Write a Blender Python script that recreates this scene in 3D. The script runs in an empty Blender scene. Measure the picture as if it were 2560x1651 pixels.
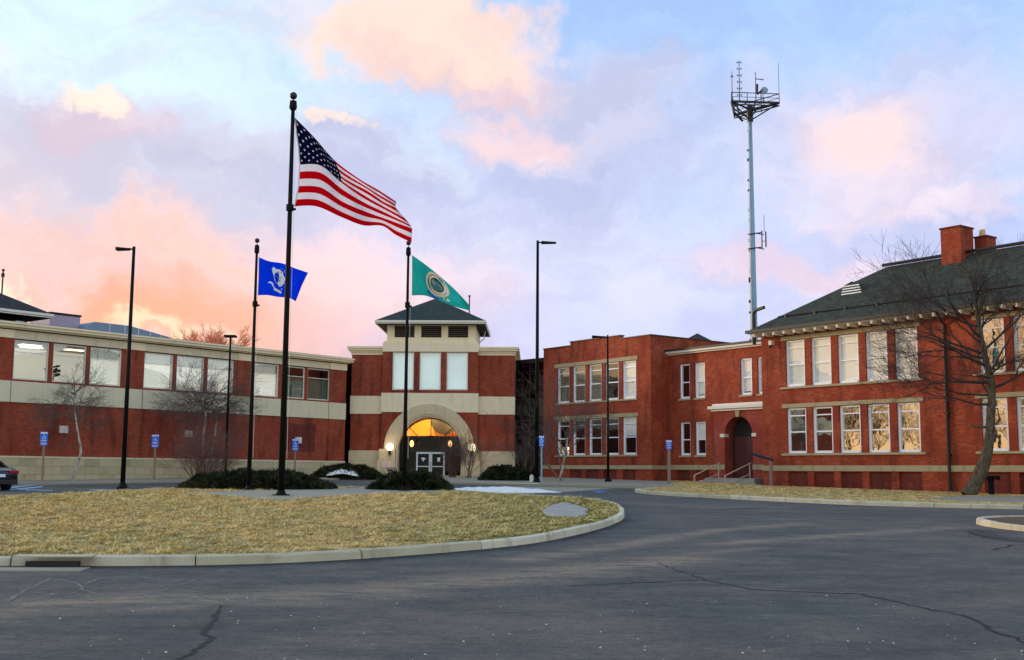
import bpy, bmesh, math, random
import numpy as np
from mathutils import Vector, Matrix, noise as mnoise
random.seed(7); np.random.seed(7)
SC = bpy.context.scene
R = math.radians
# ------------------------------------------------------------------ camera
FPX = 2873.0; PIT = R(7.044); ROLL = R(0.40); EYE = Vector((0, 0, 1.67))
fw = Vector((0, math.cos(PIT), math.sin(PIT))); up0 = Vector((0, -math.sin(PIT), math.cos(PIT))); rt0 = Vector((1, 0, 0))
RT = rt0 * math.cos(ROLL) + up0 * math.sin(ROLL); UP = -rt0 * math.sin(ROLL) + up0 * math.cos(ROLL)
cam = bpy.data.cameras.new('camera'); camo = bpy.data.objects.new('camera', cam); SC.collection.objects.link(camo)
camo.matrix_world = Matrix(((RT.x, UP.x, -fw.x, EYE.x), (RT.y, UP.y, -fw.y, EYE.y), (RT.z, UP.z, -fw.z, EYE.z), (0, 0, 0, 1)))
cam.sensor_width = 36; cam.lens = 36 * FPX / 2560; cam.clip_end = 3000; cam.clip_start = 0.1
SC.camera = camo
def ray(x, y): return fw + RT * ((x - 1280) / FPX) - UP * ((y - 825.5) / FPX)
def at(x, y, Y):
    r = ray(x, y); return EYE + r * (Y / r.y)
def G(y): return 0.018 * (min(max(y, 15), 95) - 15)
def gp(x, y):
    r = ray(x, y); t = (-0.27 - EYE.z) / (r.z - 0.018 * r.y); return EYE + r * t
def lin(c): return tuple(((v / 255) / 12.92 if v / 255 <= .04045 else ((v / 255 + .055) / 1.055) ** 2.4) for v in c)
# ------------------------------------------------------------------ node helper
class NT:
    def __init__(s, tree): s.t = tree; s.n = tree.nodes; s.l = tree.links
    def add(s, typ, **kw):
        n = s.n.new(typ)
        for k, v in kw.items():
            if k == 'ins':
                for kk, vv in v.items(): s.set(n.inputs[kk], vv)
            else: setattr(n, k, v)
        return n
    def set(s, inp, v):
        if isinstance(v, bpy.types.NodeSocket): s.l.new(v, inp)
        else:
            if isinstance(v, (tuple, list)) and len(v) == 3 and inp.type == 'RGBA': v = tuple(v) + (1,)
            inp.default_value = v
    def m(s, op, a, b=0.0, c=None, clamp=False):
        n = s.add('ShaderNodeMath', operation=op, use_clamp=clamp); s.set(n.inputs[0], a); s.set(n.inputs[1], b)
        if c is not None: s.set(n.inputs[2], c)
        return n.outputs[0]
    def vm(s, op, a, b=None, out=0):
        n = s.add('ShaderNodeVectorMath', operation=op); s.set(n.inputs[0], a)
        if b is not None:
            if op == 'SCALE': s.set(n.inputs[3], b)
            else: s.set(n.inputs[1], b)
        return n.outputs[out]
    def mix(s, f, a, b, blend='MIX'):
        n = s.add('ShaderNodeMix', data_type='RGBA', blend_type=blend); s.set(n.inputs[0], f); s.set(n.inputs[6], a); s.set(n.inputs[7], b); return n.outputs[2]
    def noise(s, vec, scale, detail=4, rough=.5, out=0, dist=0):
        n = s.add('ShaderNodeTexNoise'); s.set(n.inputs['Vector'], vec); n.inputs['Scale'].default_value = scale
        n.inputs['Detail'].default_value = detail; n.inputs['Roughness'].default_value = rough; n.inputs['Distortion'].default_value = dist
        return n.outputs[out]
    def ramp(s, f, stops, interp='LINEAR'):
        n = s.add('ShaderNodeValToRGB'); s.set(n.inputs[0], f); cr = n.color_ramp; cr.interpolation = interp
        while len(cr.elements) < len(stops): cr.elements.new(0.5)
        for e, (p, c) in zip(cr.elements, stops):
            e.position = p; e.color = (tuple(c) + (1,)) if not isinstance(c, (int, float)) else (c, c, c, 1)
        return n.outputs[0]
    def sstep(s, v, a, b):
        n = s.add('ShaderNodeMapRange', interpolation_type='SMOOTHSTEP'); s.set(n.inputs[0], v); n.inputs[1].default_value = a; n.inputs[2].default_value = b
        return n.outputs[0]
# ------------------------------------------------------------------ world: dusk sky with pink and lavender clouds
world = bpy.data.worlds.new('World'); SC.world = world; world.use_nodes = True
W = NT(world.node_tree); world.node_tree.nodes.clear()
tc = W.add('ShaderNodeTexCoord'); D = tc.outputs['Generated']
SUN_EL, SUN_AZ = R(9), R(-68)          # azimuth from +Y, negative towards -X
sky = W.add('ShaderNodeTexSky', sky_type='NISHITA', sun_disc=False, sun_elevation=SUN_EL, sun_rotation=SUN_AZ)
sep = W.add('ShaderNodeSeparateXYZ'); W.set(sep.inputs[0], D)
warp = W.vm('SUBTRACT', W.noise(D, 5.5, 6, .62, out=1), (.5, .5, .5))
warp2 = W.vm('SUBTRACT', W.noise(D, 22, 4, .6, out=1), (.5, .5, .5))
DW = W.vm('ADD', W.vm('ADD', D, W.vm('SCALE', warp, .17)), W.vm('SCALE', warp2, .05))
sepw = W.add('ShaderNodeSeparateXYZ'); W.set(sepw.inputs[0], W.vm('ADD', D, W.vm('SCALE', warp, .06)))
elev = sepw.outputs[2]
left = W.ramp(elev, [(0, lin((255, 186, 130))), (.10, lin((255, 178, 138))), (.155, lin((255, 186, 164))), (.235, lin((250, 220, 218))), (.30, lin((220, 240, 252))), (.40, lin((214, 239, 254))), (.75, lin((150, 196, 244)))])
right = W.ramp(elev, [(0, lin((226, 218, 240))), (.10, lin((204, 208, 244))), (.16, lin((216, 220, 250))), (.25, lin((192, 212, 250))), (.38, lin((172, 204, 248))), (.75, lin((130, 174, 242)))])
azf = W.sstep(W.m('ADD', sep.outputs[0], W.m('MULTIPLY', sep.outputs[1], .25)), -.12, .32)
col = W.mix(azf, left, right)
east = W.ramp(elev, [(0, lin((244, 238, 222))), (.12, lin((238, 244, 240))), (.35, lin((214, 234, 248))), (.8, lin((165, 205, 246)))])
east = W.vm('SCALE', east, 1.22)  # eastern sky out of view, brightened to lift the facades
col = W.mix(W.sstep(W.m('ADD', W.m('MULTIPLY', sep.outputs[1], -1.0), W.m('MULTIPLY', sep.outputs[0], .5)), -.25, .6), col, east)
# wide cloud field that goes on all round
f1 = W.noise(W.vm('MULTIPLY', DW, (1, 1, 2.2)), 3.2, 7, .58)
f2 = W.noise(W.vm('MULTIPLY', DW, (1, 1, 2.6)), 7.0, 6, .6)
cf = W.sstep(f1, .50, .68)
col = W.mix(W.m('MULTIPLY', cf, .55), col, W.mix(azf, lin((252, 218, 214)), lin((224, 222, 242))))
def blob(col, cx, cy, rx, ry, c, k=1.0, soft=.55, tilt=0.0, gain=1.0):
    d = ray(cx, cy).normalized(); e1 = Vector((d.y, -d.x, 0)).normalized(); e2 = e1.cross(d) * 1
    t = R(tilt); a = e1 * math.cos(t) + e2 * math.sin(t); b = -e1 * math.sin(t) + e2 * math.cos(t)
    u = W.m('DIVIDE', W.vm('DOT_PRODUCT', W.vm('SUBTRACT', DW, tuple(d)), tuple(a), out=1), rx / FPX)
    v = W.m('DIVIDE', W.vm('DOT_PRODUCT', W.vm('SUBTRACT', DW, tuple(d)), tuple(b), out=1), ry / FPX)
    r2 = W.m('ADD', W.m('MULTIPLY', u, u), W.m('MULTIPLY', v, v))
    msk = W.m('SUBTRACT', 1.0, W.sstep(W.m('SQRT', r2), 1 - soft * .8, 1.10 + soft * .22))
    front = W.m('GREATER_THAN', W.vm('DOT_PRODUCT', D, tuple(d), out=1), 0.2)
    f = W.m('MULTIPLY', W.m('MULTIPLY', msk, front), k)
    c = tuple(min(255, v + (255 - v) * .13) for v in c)
    return W.mix(f, col, tuple(x * gain for x in lin(c)))
for a in [
    (150, 610, 560, 120, (248, 204, 200), .8, 1.0), (300, 775, 640, 95, (255, 164, 122), .8, 1.1, 4), (900, 700, 380, 150, (250, 215, 220), .7, .9),
    (400, 410, 430, 150, (198, 198, 222), .92, .5, -6), (60, 440, 260, 100, (214, 206, 222), .85, .8), (250, 330, 170, 85, (226, 198, 212), .8, .6), (235, 262, 110, 45, (255, 232, 214), .95, .5, -18),
    (900, 395, 190, 125, (190, 194, 226), .85, .45), (560, 300, 160, 40, (205, 225, 246), .5, .8), (835, 292, 85, 26, (255, 230, 215), .9, .6),
    (1045, 350, 60, 90, (226, 240, 252), .35, .7, 20), (1200, 520, 620, 110, (198, 204, 238), .65, .9), (1500, 400, 330, 120, (184, 190, 228), .85, .7),
    (1400, 260, 300, 130, (198, 198, 226), .85, .6), (1260, 300, 160, 60, (250, 214, 216), .9, .8), (1180, 175, 230, 60, (244, 206, 208), .85, .7),
    (1060, 88, 300, 105, (255, 216, 200), .97, .4), (1500, 620, 420, 90, (206, 212, 240), .7, .9),
    (2180, 360, 400, 190, (238, 214, 226), .8, .9), (2130, 335, 200, 85, (252, 216, 208), .7, 1.0), (2400, 300, 160, 160, (190, 200, 238), .55, .9),
    (2300, 510, 320, 40, (250, 224, 232), .7, .9), (1960, 650, 260, 60, (240, 210, 226), .8, .9), (2200, 560, 300, 50, (186, 192, 232), .6, .9),
    (1800, 440, 90, 180, (196, 208, 242), .5, .9), (2480, 620, 200, 120, (170, 188, 240), .7, .9),
    (60, 705, 130, 30, (255, 236, 200), .9, .9, -10, 1.15), (300, 800, 260, 26, (255, 226, 182), .8, 1.0, -12, 1.08), (470, 640, 330, 30, (252, 196, 172), .5, .9, -8),
    (-150, 790, 420, 90, (255, 205, 150), .6, .9, 0, 1.1)]:
    col = blob(col, *a)
fine = W.mix(W.m('MULTIPLY', W.sstep(f2, .38, .66), .50), (1.04, 1.04, 1.03), lin((222, 224, 236)), 'MIX')
col = W.mix(1.0, col, fine, 'MULTIPLY')
# low glow of the set sun, spread along the western horizon
glow = W.m('MULTIPLY', W.sstep(W.m('MULTIPLY', sep.outputs[0], -1.0), .30, .95), W.m('SUBTRACT', 1.0, W.sstep(sep.outputs[2], .02, .34)))
col = W.mix(W.m('MULTIPLY', glow, .75), col, tuple(1.12 * x for x in lin((255, 214, 160))))
bgc = W.add('ShaderNodeBackground', ins={'Color': col, 'Strength': 1.08})
bgs = W.add('ShaderNodeBackground', ins={'Color': sky.outputs[0], 'Strength': 0.012})
ads = W.add('ShaderNodeAddShader'); W.l.new(bgc.outputs[0], ads.inputs[0]); W.l.new(bgs.outputs[0], ads.inputs[1])
wo = W.add('ShaderNodeOutputWorld'); W.l.new(ads.outputs[0], wo.inputs[0])
sl = bpy.data.lights.new('sun', 'SUN'); sl.energy = 1.9; sl.angle = R(10); sl.color = (1, .78, .58)
so = bpy.data.objects.new('sun', sl); SC.collection.objects.link(so)
sd = Vector((math.sin(SUN_AZ) * math.cos(SUN_EL), math.cos(SUN_AZ) * math.cos(SUN_EL), math.sin(SUN_EL)))
so.rotation_euler = sd.to_track_quat('Z', 'Y').to_euler(); so.location = (-60, 20, 40)
SC.view_settings.view_transform = 'Standard'; SC.view_settings.look = 'None'; SC.view_settings.gamma = 1; SC.view_settings.exposure = 0.0
SC.cycles.max_bounces = 6; SC.cycles.transparent_max_bounces = 12; SC.cycles.use_denoising = True
# ------------------------------------------------------------------ materials
def newmat(name):
    m = bpy.data.materials.new(name); m.use_nodes = True; m.node_tree.nodes.clear()
    N = NT(m.node_tree); out = N.add('ShaderNodeOutputMaterial'); return m, N, out
def pbr(N, out, col, rough=.7, bump=None, bstr=.3, bdist=.02, metal=0, spec=.5):
    p = N.add('ShaderNodeBsdfPrincipled', ins={'Base Color': col, 'Roughness': rough, 'Metallic': metal, 'Specular IOR Level': spec})
    if bump is not None:
        b = N.add('ShaderNodeBump', ins={'Height': bump, 'Strength': bstr, 'Distance': bdist}); N.l.new(b.outputs[0], p.inputs['Normal'])
    N.l.new(p.outputs[0], out.inputs[0]); return p
def objc(N): return N.add('ShaderNodeTexCoord').outputs['Object']
def geoc(N): return N.add('ShaderNodeNewGeometry').outputs['Position']
def plain(name, c, rough=.6, var=.12, scale=3., metal=0, bump=0., spec=.4, srgb=True):
    m, N, out = newmat(name); c = lin(c) if srgb else c; P = objc(N)
    n1 = N.noise(P, scale, 5, .6); n2 = N.noise(P, scale * 9, 4, .6)
    k = N.m('ADD', N.m('MULTIPLY', N.m('SUBTRACT', n1, .5), var * 3), N.m('MULTIPLY', N.m('SUBTRACT', n2, .5), var * 1.5))
    cc = N.vm('SCALE', tuple(c), N.m('ADD', 1.0, k))
    pbr(N, out, cc, rough, n2 if bump else None, bump, .02, metal, spec); return m
def brickmat(name, c1, c2, mortar, dirt=(60, 45, 40)):
    m, N, out = newmat(name); P = objc(N)
    s = N.add('ShaderNodeSeparateXYZ'); N.set(s.inputs[0], P)
    v = N.add('ShaderNodeCombineXYZ'); N.set(v.inputs[0], N.m('ADD', s.outputs[0], s.outputs[1])); N.set(v.inputs[1], s.outputs[2])
    bt = N.add('ShaderNodeTexBrick'); N.set(bt.inputs['Vector'], v.outputs[0]); bt.inputs['Scale'].default_value = 1.0
    bt.inputs['Brick Width'].default_value = .21; bt.inputs['Row Height'].default_value = .075; bt.inputs['Mortar Size'].default_value = .008
    bt.inputs['Mortar Smooth'].default_value = .3; bt.inputs['Bias'].default_value = 0
    N.set(bt.inputs['Color1'], lin(c1)); N.set(bt.inputs['Color2'], lin(c2)); N.set(bt.inputs['Mortar'], lin(mortar))
    n = N.noise(P, .55, 6, .62); n2 = N.noise(P, 3.5, 5, .6)
    c = N.mix(N.sstep(n, .42, .60), bt.outputs['Color'], N.mix(.8, bt.outputs['Color'], lin(c2)))
    st = N.noise(N.vm('MULTIPLY', P, (1.2, 1.2, .25)), 1.3, 5, .6)
    c = N.mix(N.m('MULTIPLY', N.sstep(st, .47, .72), .65), c, lin(dirt))
    c = N.mix(N.m('MULTIPLY', N.sstep(n2, .56, .74), .25), c, lin((170, 110, 90)))
    pbr(N, out, c, .85, bt.outputs['Fac'], -.4, .01, 0, .25); return m
def stonemat(name, c, var=.1, dirt=(95, 85, 70), ds=.35, objrand=.0):
    m, N, out = newmat(name); P = objc(N)
    if objrand:
        oi = N.add('ShaderNodeObjectInfo'); P = N.vm('ADD', P, N.vm('SCALE', (17., 9., 5.), oi.outputs['Random']))
    n1 = N.noise(P, .9, 6, .6); n2 = N.noise(P, 14, 5, .65)
    st = N.noise(N.vm('MULTIPLY', P, (1.5, 1.5, .3)), 1.6, 5, .6)
    k = N.m('ADD', N.m('MULTIPLY', N.m('SUBTRACT', n1, .5), var * 2.5), N.m('MULTIPLY', N.m('SUBTRACT', n2, .5), var * 1.6))
    if objrand: k = N.m('ADD', k, N.m('MULTIPLY', N.m('SUBTRACT', oi.outputs['Random'], .5), objrand))
    cc = N.vm('SCALE', lin(c), N.m('ADD', 1.0, k))
    cc = N.mix(N.m('MULTIPLY', N.sstep(st, .5, .75), ds), cc, lin(dirt))
    if objrand: cc = N.mix(N.m('MULTIPLY', N.sstep(N.m('FRACT', N.m('MULTIPLY', oi.outputs['Random'], 7.3)), .6, .9), .35), cc, lin((156, 146, 104)))
    pbr(N, out, cc, .85, n2, .25, .01, 0, .25); return m
M = {}
M['brick_new'] = brickmat('brick_red_office', (178, 80, 50), (140, 58, 38), (128, 78, 60), (62, 32, 26))
M['brick_old'] = brickmat('brick_red_school', (188, 80, 44), (140, 54, 32), (140, 90, 68), (72, 38, 30))
M['brick_porch'] = brickmat('brick_porch', (176, 78, 60), (150, 58, 48), (160, 98, 80), (110, 55, 50))
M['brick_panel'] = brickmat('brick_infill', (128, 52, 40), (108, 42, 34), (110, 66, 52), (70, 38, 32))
M['cream'] = stonemat('precast_cream', (242, 222, 184), .07, (170, 152, 120), .25)
M['band'] = stonemat('precast_grey_cream', (224, 208, 174), .08, (150, 138, 112), .3)
M['base'] = stonemat('base_block', (196, 178, 142), .14, (128, 118, 88), .5, .20)
M['base_t'] = stonemat('tower_base', (212, 190, 152), .10, (140, 122, 96), .4)
M['sand'] = stonemat('school_sandstone', (176, 160, 124), .13, (110, 98, 76), .5)
M['conc'] = stonemat('concrete', (186, 176, 152), .12, (132, 124, 106), .4)
M['kerb'] = stonemat('kerb_concrete', (206, 192, 164), .16, (116, 106, 86), .6, .22)
M['walk'] = stonemat('walk_concrete', (156, 144, 122), .10, (140, 134, 124), .4)
M['white'] = plain('white_paint', (248, 250, 252), .4, .02, 4)
M['trimw'] = plain('trim_offwhite', (232, 224, 206), .5, .06, 2)
M['black'] = plain('black_pole', (13, 12, 12), .65, .1, 3, 0, 0, .15)
M['dark'] = plain('dark_metal', (34, 30, 30), .45, .1, 3)
M['gasket'] = plain('curtain_wall_frame', (30, 28, 28), .5, .05)
M['louver'] = plain('louvre_slat', (120, 108, 98), .6, .1)
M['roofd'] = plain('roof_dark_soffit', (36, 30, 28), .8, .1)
M['galv'] = plain('galvanised', (134, 162, 180), .5, .1, 1.2, .1)
M['duct'] = plain('duct_metal', (120, 138, 158), .45, .1, 1.5, .3)
M['lav'] = plain('rooftop_unit', (176, 156, 172), .6, .05)
M['alum'] = plain('aluminium_door', (205, 210, 214), .4, .05, 2, .4)
M['rail'] = plain('handrail_paint', (206, 176, 146), .55, .08)
M['blind'] = plain('window_blind', (252, 248, 236), .8, .04, 1)
M['blindd'] = plain('olive_blind', (120, 112, 88), .8, .05, 1)
M['room'] = plain('dark_room', (34, 30, 26), .9, .1)
M['ceil'] = plain('office_ceiling', (200, 200, 180), .9, .03)
M['doorred'] = plain('door_brown_red', (78, 34, 30), .6, .12, 2)
M['snow'] = plain('snow', (240, 230, 218), .85, .16, 2.5, 0, .8)
M['blue'] = plain('sign_blue', (30, 110, 225), .45, .04)
M['signw'] = plain('sign_white', (225, 232, 242), .45, .03)
M['post'] = plain('sign_post', (140, 118, 110), .7, .1)
M['paper'] = plain('paper_notice', (240, 205, 205), .7, .04)
M['mark'] = plain('road_paint_pale', (150, 176, 200), .8, .25, 5)
M['markb'] = plain('road_paint_blue', (60, 130, 205), .8, .2, 5)
M['rust'] = plain('grate_dark', (44, 36, 32), .8, .2)
M['soil'] = plain('mulch', (92, 68, 46), .95, .3, 3, 0, .6)
M['rock'] = stonemat('flat_rock', (160, 154, 142), .22, (110, 110, 104), .5)
M['clay'] = plain('clay_pot', (214, 176, 120), .8, .15, 4)
def shingle(name, c, c2):
    m, N, out = newmat(name); P = objc(N)
    s = N.add('ShaderNodeSeparateXYZ'); N.set(s.inputs[0], P)
    v = N.add('ShaderNodeCombineXYZ'); N.set(v.inputs[0], N.m('ADD', s.outputs[0], N.m('MULTIPLY', s.outputs[1], .3))); N.set(v.inputs[1], s.outputs[2])
    bt = N.add('ShaderNodeTexBrick'); N.set(bt.inputs['Vector'], v.outputs[0]); bt.inputs['Scale'].default_value = 1
    bt.inputs['Brick Width'].default_value = .30; bt.inputs['Row Height'].default_value = .10; bt.inputs['Mortar Size'].default_value = .006
    N.set(bt.inputs['Color1'], lin(c)); N.set(bt.inputs['Color2'], lin(c2)); N.set(bt.inputs['Mortar'], lin((34, 36, 36)))
    n = N.noise(P, .8, 6, .6); cc = N.mix(N.sstep(n, .35, .7), bt.outputs[0], N.mix(.6, bt.outputs[0], lin((74, 70, 62))))
    pbr(N, out, cc, .8, bt.outputs['Fac'], -.6, .02, 0, .06); return m
M['shingle'] = shingle('shingle_green_grey', (76, 82, 68), (54, 60, 50))
M['shingle_t'] = shingle('shingle_slate', (62, 76, 74), (50, 62, 60))
M['shingle_d'] = shingle('shingle_dark', (62, 56, 60), (52, 48, 52))
def glass(name, fac, tint=(.62, .62, .60), refl=(.92, .95, .93), wav=.0015):
    m, N, out = newmat(name); P = geoc(N)
    g = N.add('ShaderNodeBsdfGlossy', ins={'Color': refl + (1,), 'Roughness': .02})
    b = N.add('ShaderNodeBump', ins={'Height': N.noise(P, .9, 2, .5), 'Strength': .35, 'Distance': wav * 7}); N.l.new(b.outputs[0], g.inputs['Normal'])
    t = N.add('ShaderNodeBsdfTransparent', ins={'Color': tint + (1,)})
    fr = N.add('ShaderNodeFresnel', ins={'IOR': 1.5})
    bf = N.add('ShaderNodeNewGeometry').outputs['Backfacing']; mx = N.add('ShaderNodeMixShader'); N.set(mx.inputs[0], N.m('MULTIPLY', N.m('ADD', fr.outputs[0], fac, clamp=True), N.m('SUBTRACT', 1.0, bf)))
    N.l.new(t.outputs[0], mx.inputs[1]); N.l.new(g.outputs[0], mx.inputs[2]); N.l.new(mx.outputs[0], out.inputs[0]); return m
M['glass_office'] = glass('glass_office', .18, (.92, .93, .91), (.92, .94, .92), .001)
M['glass_cream'] = glass('glass_over_blind', .12, (.98, .98, .98), (.86, .93, 1.0), .002)
M['glass_school'] = glass('glass_school', .55, (.7, .7, .68), (.95, .92, .86), .0025)
M['glass_tower'] = glass('glass_tower', .0, (.96, .96, .95), (.7, .7, .7)); M['glass_door'] = glass('glass_entrance', .0, (.45, .42, .38), (.3, .3, .3)); M['glass_fan'] = glass('glass_fanlight', .0, (.95, .9, .8), (.3, .3, .3))
M['glass_dark'] = glass('glass_curtain_wall', .05, (.25, .24, .24))
def emit(name, c, s):
    m, N, out = newmat(name); e = N.add('ShaderNodeEmission', ins={'Color': tuple(c) + (1,), 'Strength': s}); N.l.new(e.outputs[0], out.inputs[0]); return m
M['lamp_on'] = emit('lamp_globe_lit', (1, .84, .55), 2.6)
M['lamp_in'] = emit('inner_lamp_lit', (1, .66, .28), 3.0)
M['ceil_light'] = emit('ceiling_panel_lit', (1, .98, .82), 3.0)
M['head_on'] = emit('small_white_light', (1, 1, .98), 3.0)
def shade(name, c, e, k):  # shades emit by themselves, added brightness in place of room light
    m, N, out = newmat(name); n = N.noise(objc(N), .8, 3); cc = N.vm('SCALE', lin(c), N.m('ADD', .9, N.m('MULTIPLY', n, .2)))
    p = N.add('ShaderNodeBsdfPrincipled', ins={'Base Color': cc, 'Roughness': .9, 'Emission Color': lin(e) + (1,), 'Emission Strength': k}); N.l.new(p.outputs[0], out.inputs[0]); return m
M['shade_glow'] = shade('glowing_pale_roller_shade', (240, 238, 228), (244, 240, 228), .56)
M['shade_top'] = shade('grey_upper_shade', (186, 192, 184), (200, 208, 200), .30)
M['glow_sheet_twr'] = shade('glowing_tower_shade', (214, 228, 226), (214, 234, 234), .46)
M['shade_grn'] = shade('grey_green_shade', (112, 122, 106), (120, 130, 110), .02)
M['warm_wall'] = plain('lobby_wall', (244, 190, 96), .8, .12, 1.5)
def bark(name, c, c2, sc=3.):
    m, N, out = newmat(name); P = geoc(N)
    n = N.noise(N.vm('MULTIPLY', P, (1, 1, .35)), sc * 4, 5, .65); n2 = N.noise(P, sc * .5, 4)
    cc = N.mix(N.sstep(n, .38, .62), lin(c), lin(c2)); cc = N.mix(N.m('MULTIPLY', n2, .4), cc, lin(c))
    pbr(N, out, cc, .9, n, .8, .02, 0, .2); return m
M['bark'] = bark('bark_grey_brown', (72, 62, 50), (112, 100, 80))
M['twig'] = bark('twig_dark', (58, 48, 46), (84, 70, 64))
M['birch'] = bark('bark_birch', (120, 104, 92), (205, 196, 184), 2)
M['twig2'] = bark('twig_birch', (96, 80, 72), (130, 112, 102))
M['shrubtwig'] = bark('twig_shrub', (92, 66, 60), (128, 96, 86))
M['twigo'] = bark('twig_painted_backlight', (236, 140, 100), (245, 165, 120))
def leafmat(name, c, c2):
    m, N, out = newmat(name); P = geoc(N)
    n = N.noise(P, 2.5, 4, .6); n2 = N.noise(P, 16, 3, .6)
    cc = N.mix(N.sstep(n, .4, .65), lin(c), lin(c2)); cc = N.mix(N.m('MULTIPLY', N.sstep(n2, .5, .7), .5), cc, lin((74, 66, 40)))
    pbr(N, out, cc, .8, None, spec=.2); return m
M['juniper'] = leafmat('juniper_leaf', (22, 28, 18), (66, 70, 38))
# dead grass, its colour varies in patches over the ground
def grassmat(name, blades):
    m, N, out = newmat(name); P = geoc(N)
    n = N.noise(P, .22, 5, .6); n2 = N.noise(P, 1.3, 5, .65); n3 = N.noise(N.vm('MULTIPLY', P, (1, 2.5, 1)), 9, 5, .7)
    c = N.mix(N.sstep(n2, .32, .68), lin((244, 214, 146)), lin((206, 176, 106)))
    c = N.mix(N.m('MULTIPLY', N.sstep(n, .44, .62), .55), c, lin((252, 204, 134)))
    s = N.add('ShaderNodeSeparateXYZ'); N.set(s.inputs[0], P)
    gm = N.m('MULTIPLY', N.sstep(N.m('ADD', s.outputs[0], N.m('MULTIPLY', N.m('SUBTRACT', n2, .5), 7.0)), -5.0, 2.4), N.sstep(n3, .15, .7))
    gm = N.m('MULTIPLY', gm, N.m('SUBTRACT', 1.0, N.sstep(s.outputs[0], 3.9, 5.2)))
    c = N.mix(N.m('MULTIPLY', gm, .9), c, lin((128, 130, 58)))
    c = N.mix(N.m('MULTIPLY', N.sstep(N.noise(N.vm('MULTIPLY', P, (1, 2.2, 1)), .9, 5, .65), .5, .68), .55), c, lin((150, 140, 84)))
    c = N.mix(N.m('MULTIPLY', N.sstep(N.noise(P, .5, 6, .7), .58, .72), .5), c, lin((130, 108, 74)))
    if blades:
        a = N.add('ShaderNodeAttribute', attribute_name='rnd')
        c = N.mix(N.m('MULTIPLY', N.sstep(a.outputs['Fac'], .5, 1.0), .85), c, lin((96, 84, 46)))
        c = N.mix(N.m('MULTIPLY', N.sstep(N.m('SUBTRACT', 1.0, a.outputs['Fac']), .72, 1.0), .5), c, lin((250, 226, 160)))
        pbr(N, out, c, .85, None, spec=.15)
    else:
        c = N.mix(N.sstep(n3, .42, .62), N.vm('SCALE', c, .55), c)
        pbr(N, out, c, .95, n3, 1.0, .08, 0, .1)
    return m
M['grass'] = grassmat('dead_grass_ground', False); M['blades'] = grassmat('dead_grass_blades', True)
def earthmat():
    m, N, out = newmat('open_ground'); P = geoc(N); n = N.noise(P, .05, 6, .6)
    pbr(N, out, N.mix(n, lin((128, 116, 78)), lin((92, 96, 60))), .95); return m
M['earth'] = earthmat()
def asphaltmat():
    m, N, out = newmat('asphalt'); P = geoc(N)
    n = N.noise(P, .13, 6, .65); n2 = N.noise(N.vm('MULTIPLY', P, (.8, 1.3, 1)), .9, 8, .72); n3 = N.noise(P, 7, 5, .8); n4 = N.noise(P, 34, 3, .85); n5 = N.noise(N.vm('ADD', P, (40, 0, 0)), .33, 5, .6)
    c = N.mix(N.sstep(n, .40, .60), lin((78, 84, 84)), lin((100, 96, 92)))
    c = N.mix(N.m('MULTIPLY', N.sstep(n5, .5, .65), .6), c, lin((72, 84, 82)))
    c = N.mix(N.m('MULTIPLY', N.sstep(n2, .44, .66), .65), c, lin((116, 112, 106)))
    c = N.mix(N.m('MULTIPLY', N.sstep(N.m('SUBTRACT', 1.0, n2), .52, .70), .6), c, lin((60, 62, 62)))
    a = N.add('ShaderNodeAttribute', attribute_name='dust'); sp = N.add('ShaderNodeSeparateXYZ'); N.set(sp.inputs[0], a.outputs['Vector'])
    nd = N.noise(N.vm('MULTIPLY', P, (.7, 2.2, 1)), 1.0, 7, .75)
    dm = N.m('MULTIPLY', sp.outputs[0], N.sstep(nd, .34, .60)); c = N.mix(N.m('MULTIPLY', dm, .6), c, lin((170, 154, 132)))
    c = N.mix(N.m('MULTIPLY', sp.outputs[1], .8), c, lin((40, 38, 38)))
    c = N.vm('MULTIPLY', c, (.96, .85, .75))
    k = N.m('ADD', 1.0, N.m('ADD', N.m('MULTIPLY', N.m('SUBTRACT', n3, .5), 1.7), N.m('MULTIPLY', N.m('SUBTRACT', n4, .5), 2.4))); c = N.vm('SCALE', c, N.m('MAXIMUM', k, .25))
    vo = N.add('ShaderNodeTexVoronoi', feature='F1'); N.set(vo.inputs['Vector'], P); vo.inputs['Scale'].default_value = 22
    w = N.noise(P, 1.2, 3); spk = N.m('MULTIPLY', N.m('LESS_THAN', vo.outputs['Distance'], .13), N.m('GREATER_THAN', w, .5))
    c = N.mix(N.m('MULTIPLY', spk, .5), c, lin((160, 158, 150)))
    rough = N.m('ADD', .70, N.m('MULTIPLY', n2, .25))
    pbr(N, out, c, rough, N.m('ADD', n3, n4), .8, .02, 0, .2); return m
M['asphalt'] = asphaltmat()
M['crack'] = plain('crack_dark', (26, 25, 25), .9, .1, 8)
M['crackl'] = plain('crack_dusty', (112, 108, 100), .9, .2, 5)
M['pebble'] = plain('pebble_pale', (205, 205, 196), .8, .2, 30)
M['carpaint'] = plain('car_paint_dark_blue', (26, 34, 48), .18, .03, 1, .4, 0, .8)
M['carglass'] = glass('car_glass', .35, (.1, .1, .1)); M['tyre'] = plain('tyre_rubber', (18, 18, 18), .85)
M['taillight'] = plain('tail_light_red', (150, 14, 22), .25, .02); M['chrome'] = plain('chrome', (200, 205, 212), .15, .02, 1, 1.0)
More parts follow.
